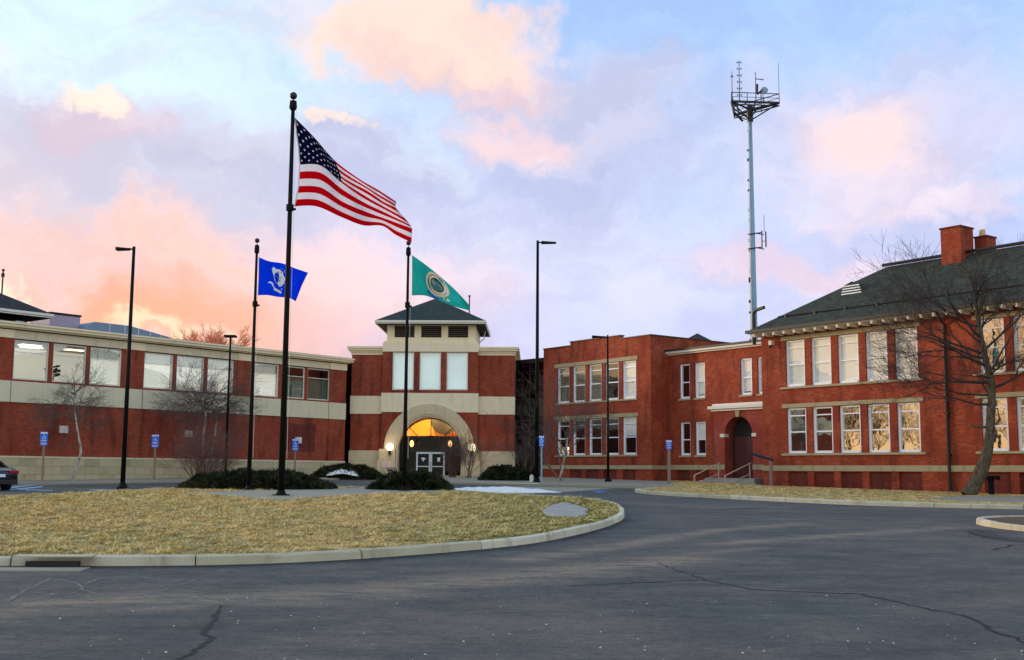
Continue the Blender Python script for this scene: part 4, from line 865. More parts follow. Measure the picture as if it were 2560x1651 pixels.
MB().box(MX0 - .03, .07, -.06, .1, 1.9, 2.16).build('belt_course', 'sand', block, bevel=.01)
MB().box(.001, .06, .1, MD, 1.9, 2.16).build('belt_course', 'sand', block)
MB().box(MX0, -8.1, -.0, .35, 10.452, 10.50).build('parapet', 'brick_old', block); MB().box(-8.1, -2.94, 0, .35, 10.452, 10.77).build('parapet', 'brick_old', block); MB().box(-2.94, 0, 0, .35, 10.452, 10.55).build('parapet', 'brick_old', block); MB().box(-.35, 0, .351, MD, 10.40, 10.55).build('parapet', 'brick_old', block)
cp = MB(); cp.box(MX0 - .05, -8.15, -.06, .4, 10.50, 10.56); cp.box(-8.15, -2.89, -.06, .4, 10.77, 10.83); cp.box(-2.89, .06, -.06, .4, 10.55, 10.61); cp.box(-.4, .06, .401, MD, 10.551, 10.61); cp.build('coping', 'dark', block)
MB().box(-9.8, -1.2, -.05, .1, 9.045, 9.30).build('lintel_course', 'sand', block); MB().box(-9.8, -1.2, -.05, .1, 5.325, 5.57).build('lintel_course', 'sand', block)
MB().box(-9.7, -1.25, -.09, .1, 6.40, 6.505).build('window_sill', 'sand', block); MB().box(-9.7, -1.25, -.09, .1, 2.74, 2.845).build('window_sill', 'sand', block)
MB().box(MX0 + .1, -.3, .3, 9, 5.7, 6.3).build('floor_slab', 'room', block)
for i, (a, b) in enumerate(MWN):
    put_window('mu_cream' if i == 4 else ('mu_dark' if i == 3 else 'mu_ol'), 1.33, 2.53, 'blind' if i == 4 else ('blindd' if i < 3 else None), 1, block, (a, .1, 6.51), True, 'glass_cream')
    put_window('ml_a' if i < 4 else 'ml_b', 1.33, 2.47, None if i < 4 else 'blind', 1 if i < 4 else .5, block, (a, .1, 2.85), True, 'glass_cream')
# ---- RECESSED LINK WITH THE ARCHED PORCH
link = empty('recessed_porch_range', (*KO, 0), SR, 'recessed two-storey brick range with an arched porch and white cornice beside the school', 'building')
KW = [(.99, 1.89), (2.32, 3.22), (6.16, 7.08), (7.52, 8.44)]
ho = [(a, b, 6.42, 8.66) for a, b in KW] + [(a, b, 2.80, 4.92) for a, b in KW[:2]]
holed(0, 10.28, 2.19, 9.3, ho, .28).build('brick_wall', 'brick_old', link)
holed(0, 10.28, .4, 1.89, [(a, b, .4, 1.87) for a, b in ((.62, 1.83), (2.36, 3.47))], .16).build('basement_wall', 'brick_old', link)
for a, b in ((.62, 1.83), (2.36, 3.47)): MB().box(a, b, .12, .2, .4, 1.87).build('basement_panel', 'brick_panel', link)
MB().box(0, 4.6, -.05, .1, 1.89, 2.19).build('belt_course', 'sand', link)
MB().box(-.1, 10.3, .29, 8, .4, 9.3).build('inner_wall', 'room', link) if False else None
mb = MB().box(0, 10.28, .29, 7.5, .4, 9.3); del mb.f[2]; del mb.mi[2]; mb.build('rear_wall', 'brick_old', link)
MB().box(.05, 10.2, .3, 7, 5.7, 6.2).build('floor_slab', 'room', link)
cn = MB(); cn.box(.0, 10.28, -.12, .1, 9.302, 9.40); cn.box(-.0, 10.28, -.28, .1, 9.402, 9.54); cn.build('cornice', 'trimw', link)
MB().box(.0, 10.28, -.36, .1, 9.542, 9.64).build('gutter', 'dark', link)
rf = MB(); rf.hexa([(0, -.3, 9.645), (10.28, -.3, 9.645), (10.28, 7.5, 9.645), (0, 7.5, 9.645)], [(0, -.3, 9.66), (10.28, -.3, 9.66), (10.28, 7.5, 10.2), (0, 7.5, 10.2)]); rf.build('roof_deck', 'shingle', link)
for i, (a, b) in enumerate(KW):
    put_window('ku' if i else 'ku0', .92, 2.23, 'blind' if i else None, .96, link, (a, .1, 6.425), False, 'glass_cream'); MB().box(a - .06, b + .06, -.08, .1, 6.31, 6.415).build('window_sill', 'sand', link)
    if i < 2: put_window('kl_%d' % i, .92, 2.11, 'blind' if i else None, .55, link, (a, .1, 2.805), False, 'glass_cream'); MB().box(a - .06, b + .06, -.08, .1, 2.69, 2.795).build('window_sill', 'sand', link)
hip_roof(MB(), -6, -2, 6.5, 10.5, 10.2, 11.7).build('far_hipped_roof', 'shingle_d', block)
PC, PR_, PS = 6.59, 1.11, 3.98
px0, px1 = 4.63, 9.2
pp = [(px1, .4), (px1, 5.45), (px0, 5.45), (px0, .4), (PC - PR_, .4)] + arcpts(PR_, 20, 180, 0, PC, PS) + [(PC + PR_, .4)]
porch = MB().prism(pp, -.75, -.0).build('porch_wall', 'brick_porch', link)
MB().prism([(px0 - .04, 1.9), (PC - PR_, 1.9), (PC - PR_, 2.2), (px0 - .04, 2.2)], -.80, -.751).build('belt_course', 'sand', porch); MB().prism([(px1, 1.9), (PC + PR_, 1.9), (PC + PR_, 2.2), (px1, 2.2)], -.80, -.751).build('belt_course', 'sand', porch)
en = MB(); en.box(px0 - .25, px1, -1.05, .0, 5.58, 5.76); en.box(px0 - .1, px1, -.9, .0, 5.451, 5.578); en.box(px0 - .05, px1, -.82, 0, 5.762, 5.90); en.build('porch_cornice', 'trimw', porch)
MB().prism([(PC - .12, 5.06), (PC + .12, 5.06), (PC + .18, 5.44), (PC - .18, 5.44)], -.83, -.751).build('keystone', 'sand', porch)
for s_ in (-1, 1): 
    x0, x1 = sorted((PC + s_ * PR_ - s_ * .02, PC + s_ * (PR_ + .32))); MB().box(x0, x1, -.81, -.4, 3.86, 4.06).build('impost_stone', 'trimw', porch)
MB().box(PC - 1.3, PC + 1.3, -.02, .3, 1.4, 5.2).build('porch_back_wall', 'roofd', porch)
dr = MB().box(PC - .95, PC + 1.0, -.06, -.021, 1.42, 3.9).build('door', 'doorred', porch)
for a in (-.85, .1): MB().box(PC + a, PC + a + .78, -.08, -.061, 1.6, 2.5).build('door_panel', 'doorred', dr); MB().box(PC + a, PC + a + .78, -.08, -.061, 2.65, 3.7).build('door_panel', 'doorred', dr)
st = empty('porch_steps', (*kw(PC, -.75), 0), SR, 'dark stone steps rising to the arched porch door', 'steps')
for k in range(4): MB().box(-1.9 - k * .12, 2.0 + k * .35, -.95 - .36 * k, .75 if k == 0 else -.95 - .36 * (k - 1), .5, 1.40 - .14 * k).build('step', 'rock', st, bevel=.01)
def railing(s, lab):
    e = empty('handrail', (*kw(s, -.9), 0), SR, lab, 'handrail', 'painted tube handrails on the porch steps')
    z0, z1 = 2.26, 1.55; y0, y1 = -.25, -2.35; gb = .82
    MB().tube([(0, y0, 1.25), (0, y0, z0)], .035, 8).build('post', 'rail', e); MB().tube([(0, y1, gb), (0, y1, z1)], .035, 8).build('post', 'rail', e)
    MB().tube([(0, y0 + .1, z0 + .02), (0, y0, z0), (0, y1, z1), (0, y1 - .06, z1 - .12)], .035, 8).build('top_rail', 'rail', e); MB().tube([(0, y0, z0 - .62), (0, y1, z1 - .62 + .1)], .03, 8).build('lower_rail', 'rail', e)
railing(PC - 1.25, 'tan tube handrail on the side of the porch steps next to the stepped block')
railing(PC + 1.2, 'tan tube handrail on the side of the porch steps next to the sash-windowed school')
ar = empty('post_and_arm', (*sw(1.3, -.9), .7), SR, 'weathered post with a sloping dark arm standing before the school corner', 'post')
MB().box(-.07, .07, -.07, .07, 0, 1.75).build('post', 'post', ar); MB().tube([(.1, 0, 1.72), (-1.35, -.05, 2.1)], .09, 6).build('sloping_arm', 'dark', ar)
wt = empty('hydrant_pair', (*sw(14.6, -1.6), G(52) + .13), SR, 'black twin-capped standpipe by the school wall beyond the leaning tree', 'standpipe')
for x in (0,): MB().tube([(x, 0, 0), (x, 0, .55), (x, 0, .85)], [.14, .12, .2], 10).build('standpipe_body', 'black', wt)
MB().tube([(-.35, 0, .78), (.35, 0, .78)], .07, 8).build('standpipe_arm', 'black', wt)
MB().tube([(-.35, 0, .66), (-.35, 0, .86)], .09, 8).build('standpipe_cap', 'black', wt); MB().tube([(.35, 0, .66), (.35, 0, .86)], .09, 8).build('standpipe_cap', 'black', wt)
# ------------------------------------------------------------------ RADIO MAST
mast = empty('radio_mast', (24.4, 115, G(95)), 0, 'tall pale tapered radio mast with a triangular antenna platform behind the school roof', 'mast')
def mz(z): return z - G(95)
MB().tube([(0, 0, 0), (0, 0, mz(38.4))], [.46, .20], 12).build('pole', 'galv', mast, smooth=True)
for k in range(26):
    z = 10 + k * 1.05
    if k % 3 != 2: 
        r_ = .46 - .26 * z / 37; MB().box(-r_ - .14, -r_ * .6, -.22, -.02, z, z + random.choice([.18, .3, .5])).build('cable_bracket', random.choice(['white', 'dark', 'dark', 'alum']), mast)
cb = MB(); cb.tube([(-.36, -.32, 2), (-.19, -.18, mz(38))], .05, 5); cb.build('feeder_cable', 'trimw', mast)
tri = [(-2.2, -1.7), (2.75, -1.3), (-1.0, 2.9)]; zp = mz(39.3)
pf = MB(); T3 = [Vector((x, y, zp)) for x, y in tri]
for i in range(3):
    a, b = T3[i], T3[(i + 1) % 3]; pf.tube([a, b], .14, 4); pf.tube([a - Vector((0, 0, .3)), b - Vector((0, 0, .3))], .07, 4); pf.tube([a, Vector((0, 0, zp - .3))], .11, 5); pf.tube([(a + b) / 2, Vector((0, 0, zp - 1.3))], .09, 5); pf.tube([a, Vector((0, 0, zp - 1.5))], .07, 5)
pf.tube([(0, 0, zp - 1.6), (0, 0, zp + .1)], .34, 8); pf.build('platform', 'dark', mast)
rl = MB()
for i in range(3):
    a, b = T3[i], T3[(i + 1) % 3]; rl.tube([a + Vector((0, 0, .95)), b + Vector((0, 0, .95))], .05, 4); rl.tube([a + Vector((0, 0, .5)), b + Vector((0, 0, .5))], .03, 4)
    for t in (0, .33, .66): c_ = a.lerp(b, t); rl.tube([c_, c_ + Vector((0, 0, .98))], .045, 4)
rl.build('railing', 'dark', mast)
def whip(x, y, z0, z1, r=.05, arms=0, L=.25):
    w = MB(); w.tube([(x, y, z0), (x, y, z1)], [r, r * .7], 5)
    for k in range(arms): z = z0 + (z1 - z0) * (k + 1) / (arms + .2); w.tube([(x - L, y, z), (x + L, y, z)], .035, 4); w.tube([(x - L, y, z - .12), (x - L, y, z + .12)], .04, 4); w.tube([(x + L, y, z - .12), (x + L, y, z + .12)], .04, 4)
    w.build('antenna', 'dark', mast)
whip(-1.35, -1.6, zp, zp + 4.3, .05, 6, .2); whip(-2.1, -1.6, zp, zp + 3.2, .04, 1, .1); whip(.35, -1.4, zp, zp + 3.2, .05, 0); whip(2.75, -1.3, zp, zp + 4.2, .03); whip(.9, -1.3, zp - 1, zp + 1.4, .06)
w = MB(); w.tube([(.35, -1.4, zp + 2.5), (1.2, -1.4, zp + 2.4)], .05, 4); w.tube([(.45, -1.5, zp + 1.0), (.5, -1.5, zp + 1.9)], .12, 8); w.tube([(.45, -1.6, zp + .8), (.95, -1.6, zp + 1.2)], .10, 8); w.tube([(-2.2, -1.7, zp - .1), (-2.0, -1.9, zp - 1.2), (-1.0, -1.2, zp - 1.9)], .12, 5); w.tube([(-1.7, -1.7, zp - .1), (-1.5, -1.8, zp - 1.4)], .10, 5); w.build('antenna_mount', 'dark', mast)
w = MB(); w.tube([(1.25, -1.4, zp + 1.3), (1.25, -1.36, zp + 1.3)], .36, 16); w.build('dish', 'galv', mast)
w = MB(); za = mz(26.0)
for z in (za - 1.6, za - .1): w.tube([(-.5, -.3, z - .1), (.9, -.3, z + .1)], .06, 5); w.tube([(.2, -.3, z + .05), (1.1, -.5, z - .15)], .05, 5)
w.tube([(.9, -.4, za - 1.7), (.9, -.4, za + .2)], .06, 5); w.tube([(1.3, -.4, za - 1.5), (1.3, -.4, za + .1)], .07, 5); w.tube([(1.15, -.4, za), (1.15, -.4, za + 1.8)], .03, 4); w.tube([(.9, -.4, za - .9), (1.3, -.4, za - .9)], .04, 4); w.build('side_antenna', 'dark', mast)
# ------------------------------------------------------------------ FLAGPOLES AND FLAGS
def flagpole(x, y, ztop, r0, r1, label, rib):
    zb = G(y) + .17; e = empty('flagpole', (x, y, zb), 0, label, 'flagpole', 'black flagpoles on the island'); h = ztop - zb
    MB().tube([(0, 0, 0), (0, 0, h * .45), (0, 0, h - .55)], [r0, (r0 + r1) / 2, r1], 14).build('pole', 'black', e, smooth=True)
    b = MB(); b.tube([(0, 0, 0), (0, 0, .06), (0, 0, .07), (0, 0, .20)], [r0 * 2.6, r0 * 2.5, r0 * 1.5, r0 * 1.1], 16); b.build('base_collar', 'black', e)
    b = MB(); b.box(-r0 * 3.4, r0 * 3.4, -r0 * 3.4, r0 * 3.4, -.05, .015); b.build('base_plate', 'walk', e)
    t = MB(); t.tube([(0, 0, h - .58), (0, 0, h - .5), (0, 0, h - .22), (0, 0, h - .18)], [r1 * 1.5, r1 * 2.1, r1 * 1.8, r1 * .6], 10); t.build('truck', 'black', e)
    MB().tube([(0, 0, h - .22), (0, 0, h - .08)], .015, 6).build('spindle', 'black', e)
    s_ = MB(); s_.sphere((0, 0, h), r1 * 2.0, 14, 10); s_.build('ball_finial', 'alum' if not rib else 'dark', e, smooth=True)
    MB().tube([(r1 + .06, -.02, h - .4), (r0 + .05, -.02, 1.4)], .008, 4).build('halyard', 'trimw', e)
    c = MB(); zz = rib; c.tube([(0, 0, zz - .12), (0, 0, zz + .12)], (r0 + r1) / 2 * 1.45, 10); c.box(-.02, r0 + .1, -.04, .04, zz - .1, zz - .02); c.build('cleat_band', 'black', e); return e
pm = at(703, 1250, 44.6); plf = at(618.6, 1233, 50.6); prt = at(1013.6, 1235, 50.6)
flagpole(-8.83, 44.6, at(731, 240, 44.6).z, .135, .075, 'tallest black flagpole flying the stars and stripes', 12.0 - .7)
flagpole(-11.44, 50.6, at(644, 602, 50.6).z, .10, .055, 'shorter black flagpole flying the blue flag', 9.0 - .8)
flagpole(-4.66, 50.6, at(1023.4, 608, 50.6).z, .10, .055, 'shorter black flagpole flying the green flag', 9.0 - .8)
def curve(pts, u):
    # pts: list of (u,x,y)
    us = [p[0] for p in pts]; k = 0
    while k < len(us) - 2 and u > us[k + 1]: k += 1
    t = (u - us[k]) / (us[k + 1] - us[k]); g = lambda i: Vector(pts[min(max(i, 0), len(pts) - 1)][1:])
    p0, p1, p2, p3 = g(k - 1), g(k), g(k + 1), g(k + 2)
    return .5 * ((2 * p1) + (-p0 + p2) * t + (2 * p0 - 5 * p1 + 4 * p2 - p3) * t * t + (-p0 + 3 * p1 - 3 * p2 + p3) * t ** 3)
def flagmat(name, kind):
    m, N, out = newmat(name); uv = N.add('ShaderNodeUVMap').outputs[0]; s = N.add('ShaderNodeSeparateXYZ'); N.set(s.inputs[0], uv); u, v = s.outputs[0], s.outputs[1]
    if kind == 'us':
        k = N.m('MODULO', N.m('FLOOR', N.m('MULTIPLY', v, 12.9999)), 2.0); c = N.mix(N.m('LESS_THAN', k, .5), lin((252, 246, 248)), lin((225, 12, 36)))
        can = N.m('MULTIPLY', N.m('LESS_THAN', u, .40), N.m('GREATER_THAN', v, 6 / 13)); c = N.mix(can, c, lin((34, 26, 74)))
    elif kind == 'blue': c = N.mix(N.noise(uv, 3), lin((0, 72, 245)), lin((30, 105, 255)))
    else: c = N.mix(N.noise(uv, 3.0), lin((0, 185, 172)), lin((90, 225, 218)))
    th = N.noise(N.vm('MULTIPLY', uv, (1.2, .9, 1)), 420, 2); c = N.vm('SCALE', c, N.m('ADD', .92, N.m('MULTIPLY', th, .16)))
    c = N.mix(N.m('LESS_THAN', u, .018), c, lin((225, 225, 220)))
    a = N.add('ShaderNodeBsdfDiffuse', ins={'Color': c}); b = N.add('ShaderNodeBsdfTranslucent', ins={'Color': c}); mx = N.add('ShaderNodeMixShader', ins={0: .58})
    N.l.new(a.outputs[0], mx.inputs[1]); N.l.new(b.outputs[0], mx.inputs[2]); N.l.new(mx.outputs[0], out.inputs[0]); return m
def make_flag(name, rows, Yb, mat, label, ripple, nu=72, nv=39, sc=(.4286, .4286, 600, 200)):
    """rows: [(v, pts)] from v=0 (bottom) to 1; returns object and a function (u,v)->point"""
    def rip(u, v): return ripple * (u ** .7) * (math.sin(7.5 * u + 2.2 * v) + .55 * math.sin(15 * u - 3.0 * v + 1) + .25 * math.sin(27 * u + 4 * v)) + ripple * .3 * u * math.sin(3.5 * v + 5 * u)
    def P(u, v):
        k = 0
        while k < len(rows) - 2 and v > rows[k + 1][0]: k += 1
        t = (v - rows[k][0]) / (rows[k + 1][0] - rows[k][0]); c = lambda i: curve(rows[i][1], u)
        q = c(k).lerp(c(k + 1), t)
        if len(rows) == 2: q = q + Vector((0, 0))
        return at(sc[2] + q.x * sc[0], sc[3] + q.y * sc[1], Yb + rip(u, v) - .0 * u)
    me = bpy.data.meshes.new(name); V = [tuple(P(i / nu, j / nv)) for j in range(nv + 1) for i in range(nu + 1)]
    F = [(j * (nu + 1) + i, j * (nu + 1) + i + 1, (j + 1) * (nu + 1) + i + 1, (j + 1) * (nu + 1) + i) for j in range(nv) for i in range(nu)]
    me.from_pydata(V, [], F); uv = me.uv_layers.new(name='UVMap'); d = []
    for f in me.polygons:
        for li in f.loop_indices: vi = me.loops[li].vertex_index; d += [(vi % (nu + 1)) / nu, (vi // (nu + 1)) / nv]
    uv.data.foreach_set('uv', d); me.polygons.foreach_set('use_smooth', [True] * len(me.polygons)); me.materials.append(mat)
    o = bpy.data.objects.new(name, me); COL.objects.link(o); so_ = o.modifiers.new('cloth', 'SOLIDIFY'); so_.thickness = .008; so_.offset = 0
    return tag(o, label, 'flag', 'flags flying over the island'), P
def print_on(P, polys, name, mat, parent, off=.012):
    mb = MB()
    for poly in polys:
        pts = [Vector(P(u, v)) for u, v in poly]
        for s_ in (-1, 1):
            o = [p + Vector((0, s_ * off, 0)) for p in pts]; mb.face(o if s_ < 0 else o[::-1])
    return mb.build(name, mat, parent)
usT = [(0, 315, 215), (.2, 432, 335), (.4, 552, 470), (.6, 690, 575), (.8, 810, 645), (1, 912, 712)]
usU = [(0, 338, 400), (.2, 470, 428), (.4, 588, 560), (.6, 745, 650), (.8, 842, 715), (1, 906, 744)]
usM = [(0, 345, 495), (.2, 470, 500), (.4, 592, 600), (.6, 720, 690), (.8, 850, 760), (1, 985, 835)]
usL = [(0, 338, 620), (.2, 470, 628), (.4, 600, 712), (.6, 735, 770), (.8, 860, 815), (1, 1004, 868)]
usB = [(0, 315, 738), (.2, 445, 738), (.4, 590, 800), (.6, 715, 848), (.75, 830, 852), (.88, 910, 905), (1, 1000, 948)]
us, PU = make_flag('flag', [(0, usB), (3 / 13, usL), (6 / 13, usM), (9 / 13, usU), (1, usT)], 44.6, flagmat('flag_stars_stripes', 'us'), 'large stars and stripes flag streaming from the tallest pole', .22)
for r_ in range(9):
    n = 6 if r_ % 2 == 0 else 5
    for c_ in range(n):
        u = .4 * ((2 * c_ + (1 if r_ % 2 == 0 else 2)) / 12) + .006; v = 1 - (7 / 13) * (r_ + 1) / 10; star = []
        for a in range(5):
            t0 = R(90 + 72 * a); k = .017; ku = k * .62
            star += [(u + .4 * ku * math.cos(t0 - R(36)), v + .4 * k * 1.2 * math.sin(t0 - R(36))), (u + ku * math.cos(t0), v + k * 1.2 * math.sin(t0))]
        print_on(PU, [star], 'star', 'signw', us)
blT = [(0, 108, 1033), (.25, 170, 1058), (.5, 245, 1070), (.75, 318, 1098), (1, 397, 1125)]
blM = [(0, 107, 1150), (.25, 175, 1160), (.5, 245, 1170), (.75, 310, 1190), (1, 360, 1200)]
blB = [(0, 102, 1257), (.25, 160, 1256), (.5, 220, 1266), (.75, 285, 1272), (1, 325, 1292)]
bl, PB = make_flag('flag', [(0, blB), (.5, blM), (1, blT)], 50.6, flagmat('flag_blue', 'blue'), 'small blue flag with a white shield and ribbon, partly behind the tallest pole', .12)
sh = [(.30, .80), (.34, .86), (.38, .80), (.45, .80), (.50, .84), (.55, .82), (.57, .76), (.52, .74), (.53, .66), (.56, .60), (.60, .54), (.60, .46), (.55, .40), (.52, .32), (.48, .30), (.44, .36), (.38, .42), (.34, .50), (.33, .60), (.31, .70)]
print_on(PB, [sh], 'shield_print', 'signw', bl)
print_on(PB, [[(.36, .60), (.52, .57), (.52, .555), (.36, .585)], [(.44, .50), (.47, .52), (.48, .46), (.45, .44)], [(.39, .72), (.44, .73), (.44, .70), (.39, .69)], [(.48, .74), (.5, .75), (.5, .71), (.48, .7)]], 'shield_marks', 'post', bl, .018)
print_on(PB, [[(.22, .40), (.28, .42), (.34, .38), (.33, .33), (.28, .36), (.23, .36)], [(.33, .37), (.40, .24), (.39, .17), (.31, .32)], [(.40, .24), (.50, .20), (.50, .13), (.39, .17)], [(.50, .20), (.56, .16), (.55, .10), (.50, .13)], [(.54, .21), (.66, .30), (.67, .34), (.60, .33), (.53, .25)]], 'ribbon_print', 'signw', bl)
grT = [(0, 1003, 1022), (.25, 1082, 1078), (.5, 1165, 1145), (.75, 1255, 1225), (1, 1335, 1312)]
grB = [(0, 1001, 1258), (.25, 1075, 1258), (.5, 1150, 1283), (.75, 1245, 1320), (1, 1335, 1345)]
gr, PG = make_flag('flag', [(0, grB), (1, grT)], 50.6, flagmat('flag_green', 'green'), 'small teal green flag with a round cream seal, in front of the tower roof', .12)
def ell(cu, cv, ru, rv, n=28, a0=0, a1=360): return [(cu + ru * math.cos(R(a0 + (a1 - a0) * k / n)), cv + rv * math.sin(R(a0 + (a1 - a0) * k / n))) for k in range(n if a1 - a0 == 360 else n + 1)]
def ring(cu, cv, ro, ri, asp, n=30, a0=0, a1=360):
    out = []
    for k in range(n):
        t0, t1 = R(a0 + (a1 - a0) * k / n), R(a0 + (a1 - a0) * (k + 1) / n); out.append([(cu + ro * math.cos(t0), cv + ro * asp * math.sin(t0)), (cu + ro * math.cos(t1), cv + ro * asp * math.sin(t1)), (cu + ri * math.cos(t1), cv + ri * asp * math.sin(t1)), (cu + ri * math.cos(t0), cv + ri * asp * math.sin(t0))])
    return out
M['seal_cream'] = plain('seal_cream', (232, 206, 178), .8, .1, 5); M['seal_dark'] = plain('seal_dark', (90, 80, 62), .8); M['seal_water'] = plain('seal_water', (66, 112, 112), .8, .5, 4); M['seal_hill'] = plain('seal_hill', (140, 158, 140), .8, .3, 4); M['seal_sky'] = plain('seal_sky', (24, 74, 92), .8, .3, 4); M['seal_blue'] = plain('seal_blue', (50, 60, 190), .8)
print_on(PG, ring(.47, .56, .20, .115, 2.1), 'seal_ring_print', M['seal_cream'], gr); print_on(PG, ring(.47, .56, .165, .155, 2.1), 'seal_line_print', M['seal_dark'], gr, .016)
print_on(PG, [ell(.47, .56, .118, .25, 30)], 'seal_scene_print', M['seal_water'], gr, .016)
print_on(PG, [ell(.47, .60, .105, .19, 16, 0, 180)], 'seal_sky_print', M['seal_sky'], gr, .019); print_on(PG, [[(.37, .60), (.40, .72), (.43, .62), (.47, .58), (.51, .64), (.56, .58), (.54, .50), (.46, .52), (.40, .52)]], 'seal_hill_print', M['seal_hill'], gr, .022)
print_on(PG, [[(.33, .22), (.37, .15), (.44, .10), (.52, .08), (.52, .02), (.42, .03), (.35, .09), (.30, .17)]], 'seal_scroll_print', M['seal_blue'], gr, .016); print_on(PG, [[(.58, .22), (.66, .26), (.70, .20), (.66, .12), (.60, .13)]], 'seal_tail_print', M['seal_cream'], gr, .016)
# ------------------------------------------------------------------ LAMP POSTS
def lamp_post(px, py, Y, pxt, pyt, side, label, r=.10, head=.62):
    b = at(px, py, Y); t = at(pxt, pyt, Y); zb = G(Y) + .1; e = empty('lamp_post', ((b.x + t.x) / 2, Y, zb), 0, label, 'lamp post', 'tall black lamp posts'); h = t.z - zb
    MB().tube([(0, 0, 0), (0, 0, h)], [r, r * .62], 12).build('pole', 'black', e, smooth=True)
    c = MB(); c.box(-.22, .22, -.22, .22, -.05, .03); c.tube([(0, 0, .03), (0, 0, .14), (0, 0, .26)], [.24, .19, r], 12); c.build('base_cover', 'black', e)
    hd = MB(); s_ = side
    if side: 
        hd.tube([(0, 0, h - .14), (s_ * .28, 0, h - .10)], .045, 6); x0, x1 = sorted((s_ * .22, s_ * (.22 + head)))
        lo = [(x0, -.17, h - .20), (x1, -.17, h - .17), (x1, .17, h - .17), (x0, .17, h - .20)]; hi = [(x0, -.15, h - .04), (x1, -.12, h - .09), (x1, .12, h - .09), (x0, .15, h - .04)]; hd.hexa(lo, hi)
    else: hd.box(-.34, .34, -.3, .3, h - .02, h + .10)
    ho_ = hd.build('lamp_head', 'black', e, bevel=.015)
    return e
lamp_post(303, 1225, 54.2, 338, 617, -1, 'tall black lamp post on the grass edge nearest the parked car', .115)
lamp_post(563, 1192, 69, 577, 843, 0, 'short thin black lamp post with a flat head before the office wing', .09)
lamp_post(1340, 1210, 68.5, 1346, 602, 1, 'tall black lamp post right of the tower, before the dark glazed link', .13, .9)
lamp_post(1520, 1211, 71, 1519.5, 838, -1, 'slim black lamp post in front of the stepped brick block', .085, .75)
tag(MB().tube([(0, 0, 0), (0, 0, .3), (0, 0, .42)], [.13, .12, .07], 10).build('bollard', 'trimw', loc=(*gp(1329, 1210)[:2], G(70) + .1)), 'low white bollard at the foot of the dark glazed link', 'bollard')
# ------------------------------------------------------------------ ACCESSIBLE PARKING SIGNS
def sign(px, ptop, pbot, pbase, Y, label, w=.42, wood=False):
    t = at(px, ptop, Y); b = at(px, pbot, Y); zb = G(Y) + .05; e = empty('parking_sign', (t.x, Y, zb), R(-6), label, 'sign', 'blue accessible parking signs'); z1, z0 = t.z - zb, b.z - zb; H = z1 - z0
    if wood: MB().box(-.09, .09, .02, .2, 0, z1 - .1).build('post', 'post', e)
    else: MB().box(-.05, .05, .012, .08, 0, z1 - .05).build('post', 'post' if px < 1200 else 'galv', e)
    pl = MB().box(-w / 2, w / 2, -.01, .01, z0 + H * .26, z1).build('sign_plate', 'blue', e, bevel=.004); p2 = MB().box(-w / 2, w / 2, -.01, .01, z0, z0 + H * .24).build('lower_plate', 'blue', e, bevel=.004)
    s_ = MB(); y0, y1 = -.014, -.011; s_.box(-w / 2 + .01, w / 2 - .01, y0, y1, z1 - .10, z1 - .02)
    s_.prism(ell(0, z0 + H * .74, .028, .028, 10), y0, y1); s_.prism([(-.02, z0 + H * .70), (.01, z0 + H * .70), (.02, z0 + H * .62), (.09, z0 + H * .62), (.12, z0 + H * .52), (.09, z0 + H * .52), (.065, z0 + H * .59), (-.01, z0 + H * .59)], y0, y1)
    for k in ring(-.01, z0 + H * .57, .095, .075, 1, 16, 130, 380): s_.prism(k, y0, y1)
    s_.box(-w / 2 + .05, w / 2 - .05, y0, y1, z0 + H * .36, z0 + H * .39); s_.box(-w / 2 + .08, w / 2 - .08, y0, y1, z0 + H * .30, z0 + H * .33)
    s_.build('sign_symbol', 'signw', pl)
    s2 = MB(); s2.box(-w / 2 + .04, w / 2 - .04, y0, y1, z0 + H * .14, z0 + H * .18); s2.box(-w / 2 + .07, w / 2 - .07, y0, y1, z0 + H * .06, z0 + H * .09); s2.build('sign_line', 'signw', p2); return e
sign(111, 1080, 1114, 1205, 63, 'blue accessible parking sign on a thin post nearest the parked car')
sign(389, 1087, 1119, 1146, 68, 'blue accessible parking sign between the tall lamp post and the bare shrub', .44)
sign(739, 1098, 1127, 1150, 76, 'blue accessible parking sign just right of the tallest flagpole, before the brick wing', .42)
sign(1354, 1090, 1116, 1209, 67, 'blue accessible parking sign beside the tall lamp post right of the tower', .30)
sign(1672, 1101, 1123, 1212, 68, 'blue accessible parking sign on a thick wooden post by the brick corner', .34, True)
# ------------------------------------------------------------------ CAR
car = empty('parked_car', (-22.93, 51.95, G(52)), 0, 'dark blue sedan parked nose towards the office wing, only its rear corner in view', 'car')
car.rotation_euler = (0, 0, math.atan2(.629, -.777))    # local +x is the heading
prof = [(0.05, .30), (-.02, .5), (.0, .72), (.03, .90), (.25, 1.0), (.75, 1.04), (1.25, 1.38), (1.9, 1.47), (2.6, 1.45), (3.4, 1.08), (4.2, .95), (4.65, .75), (4.7, .45), (4.6, .28), (3.9, .22), (.7, .22)]
bm = bmesh.new(); rows_ = []
for yy, sc_ in ((-.92, .93), (-.86, .985), (-.6, 1.0), (0, 1.01), (.6, 1.0), (.86, .985), (.92, .93)):
    rows_.append([bm.verts.new((2.35 + (x - 2.35) * (1 - abs(yy) ** 3 * .05), yy * (1 if z < 1.0 else 1 - (z - 1.0) * .55), .22 + (z - .22) * (sc_ if z < 1.0 else 1 - (1 - sc_) * .6))) for x, z in prof])
for a, b in zip(rows_[:-1], rows_[1:]):
    for i in range(len(prof)): bm.faces.new((a[i], a[(i + 1) % len(prof)], b[(i + 1) % len(prof)], b[i]))
bm.faces.new(rows_[0][::-1]); bm.faces.new(rows_[-1]); bmesh.ops.recalc_face_normals(bm, faces=bm.faces)
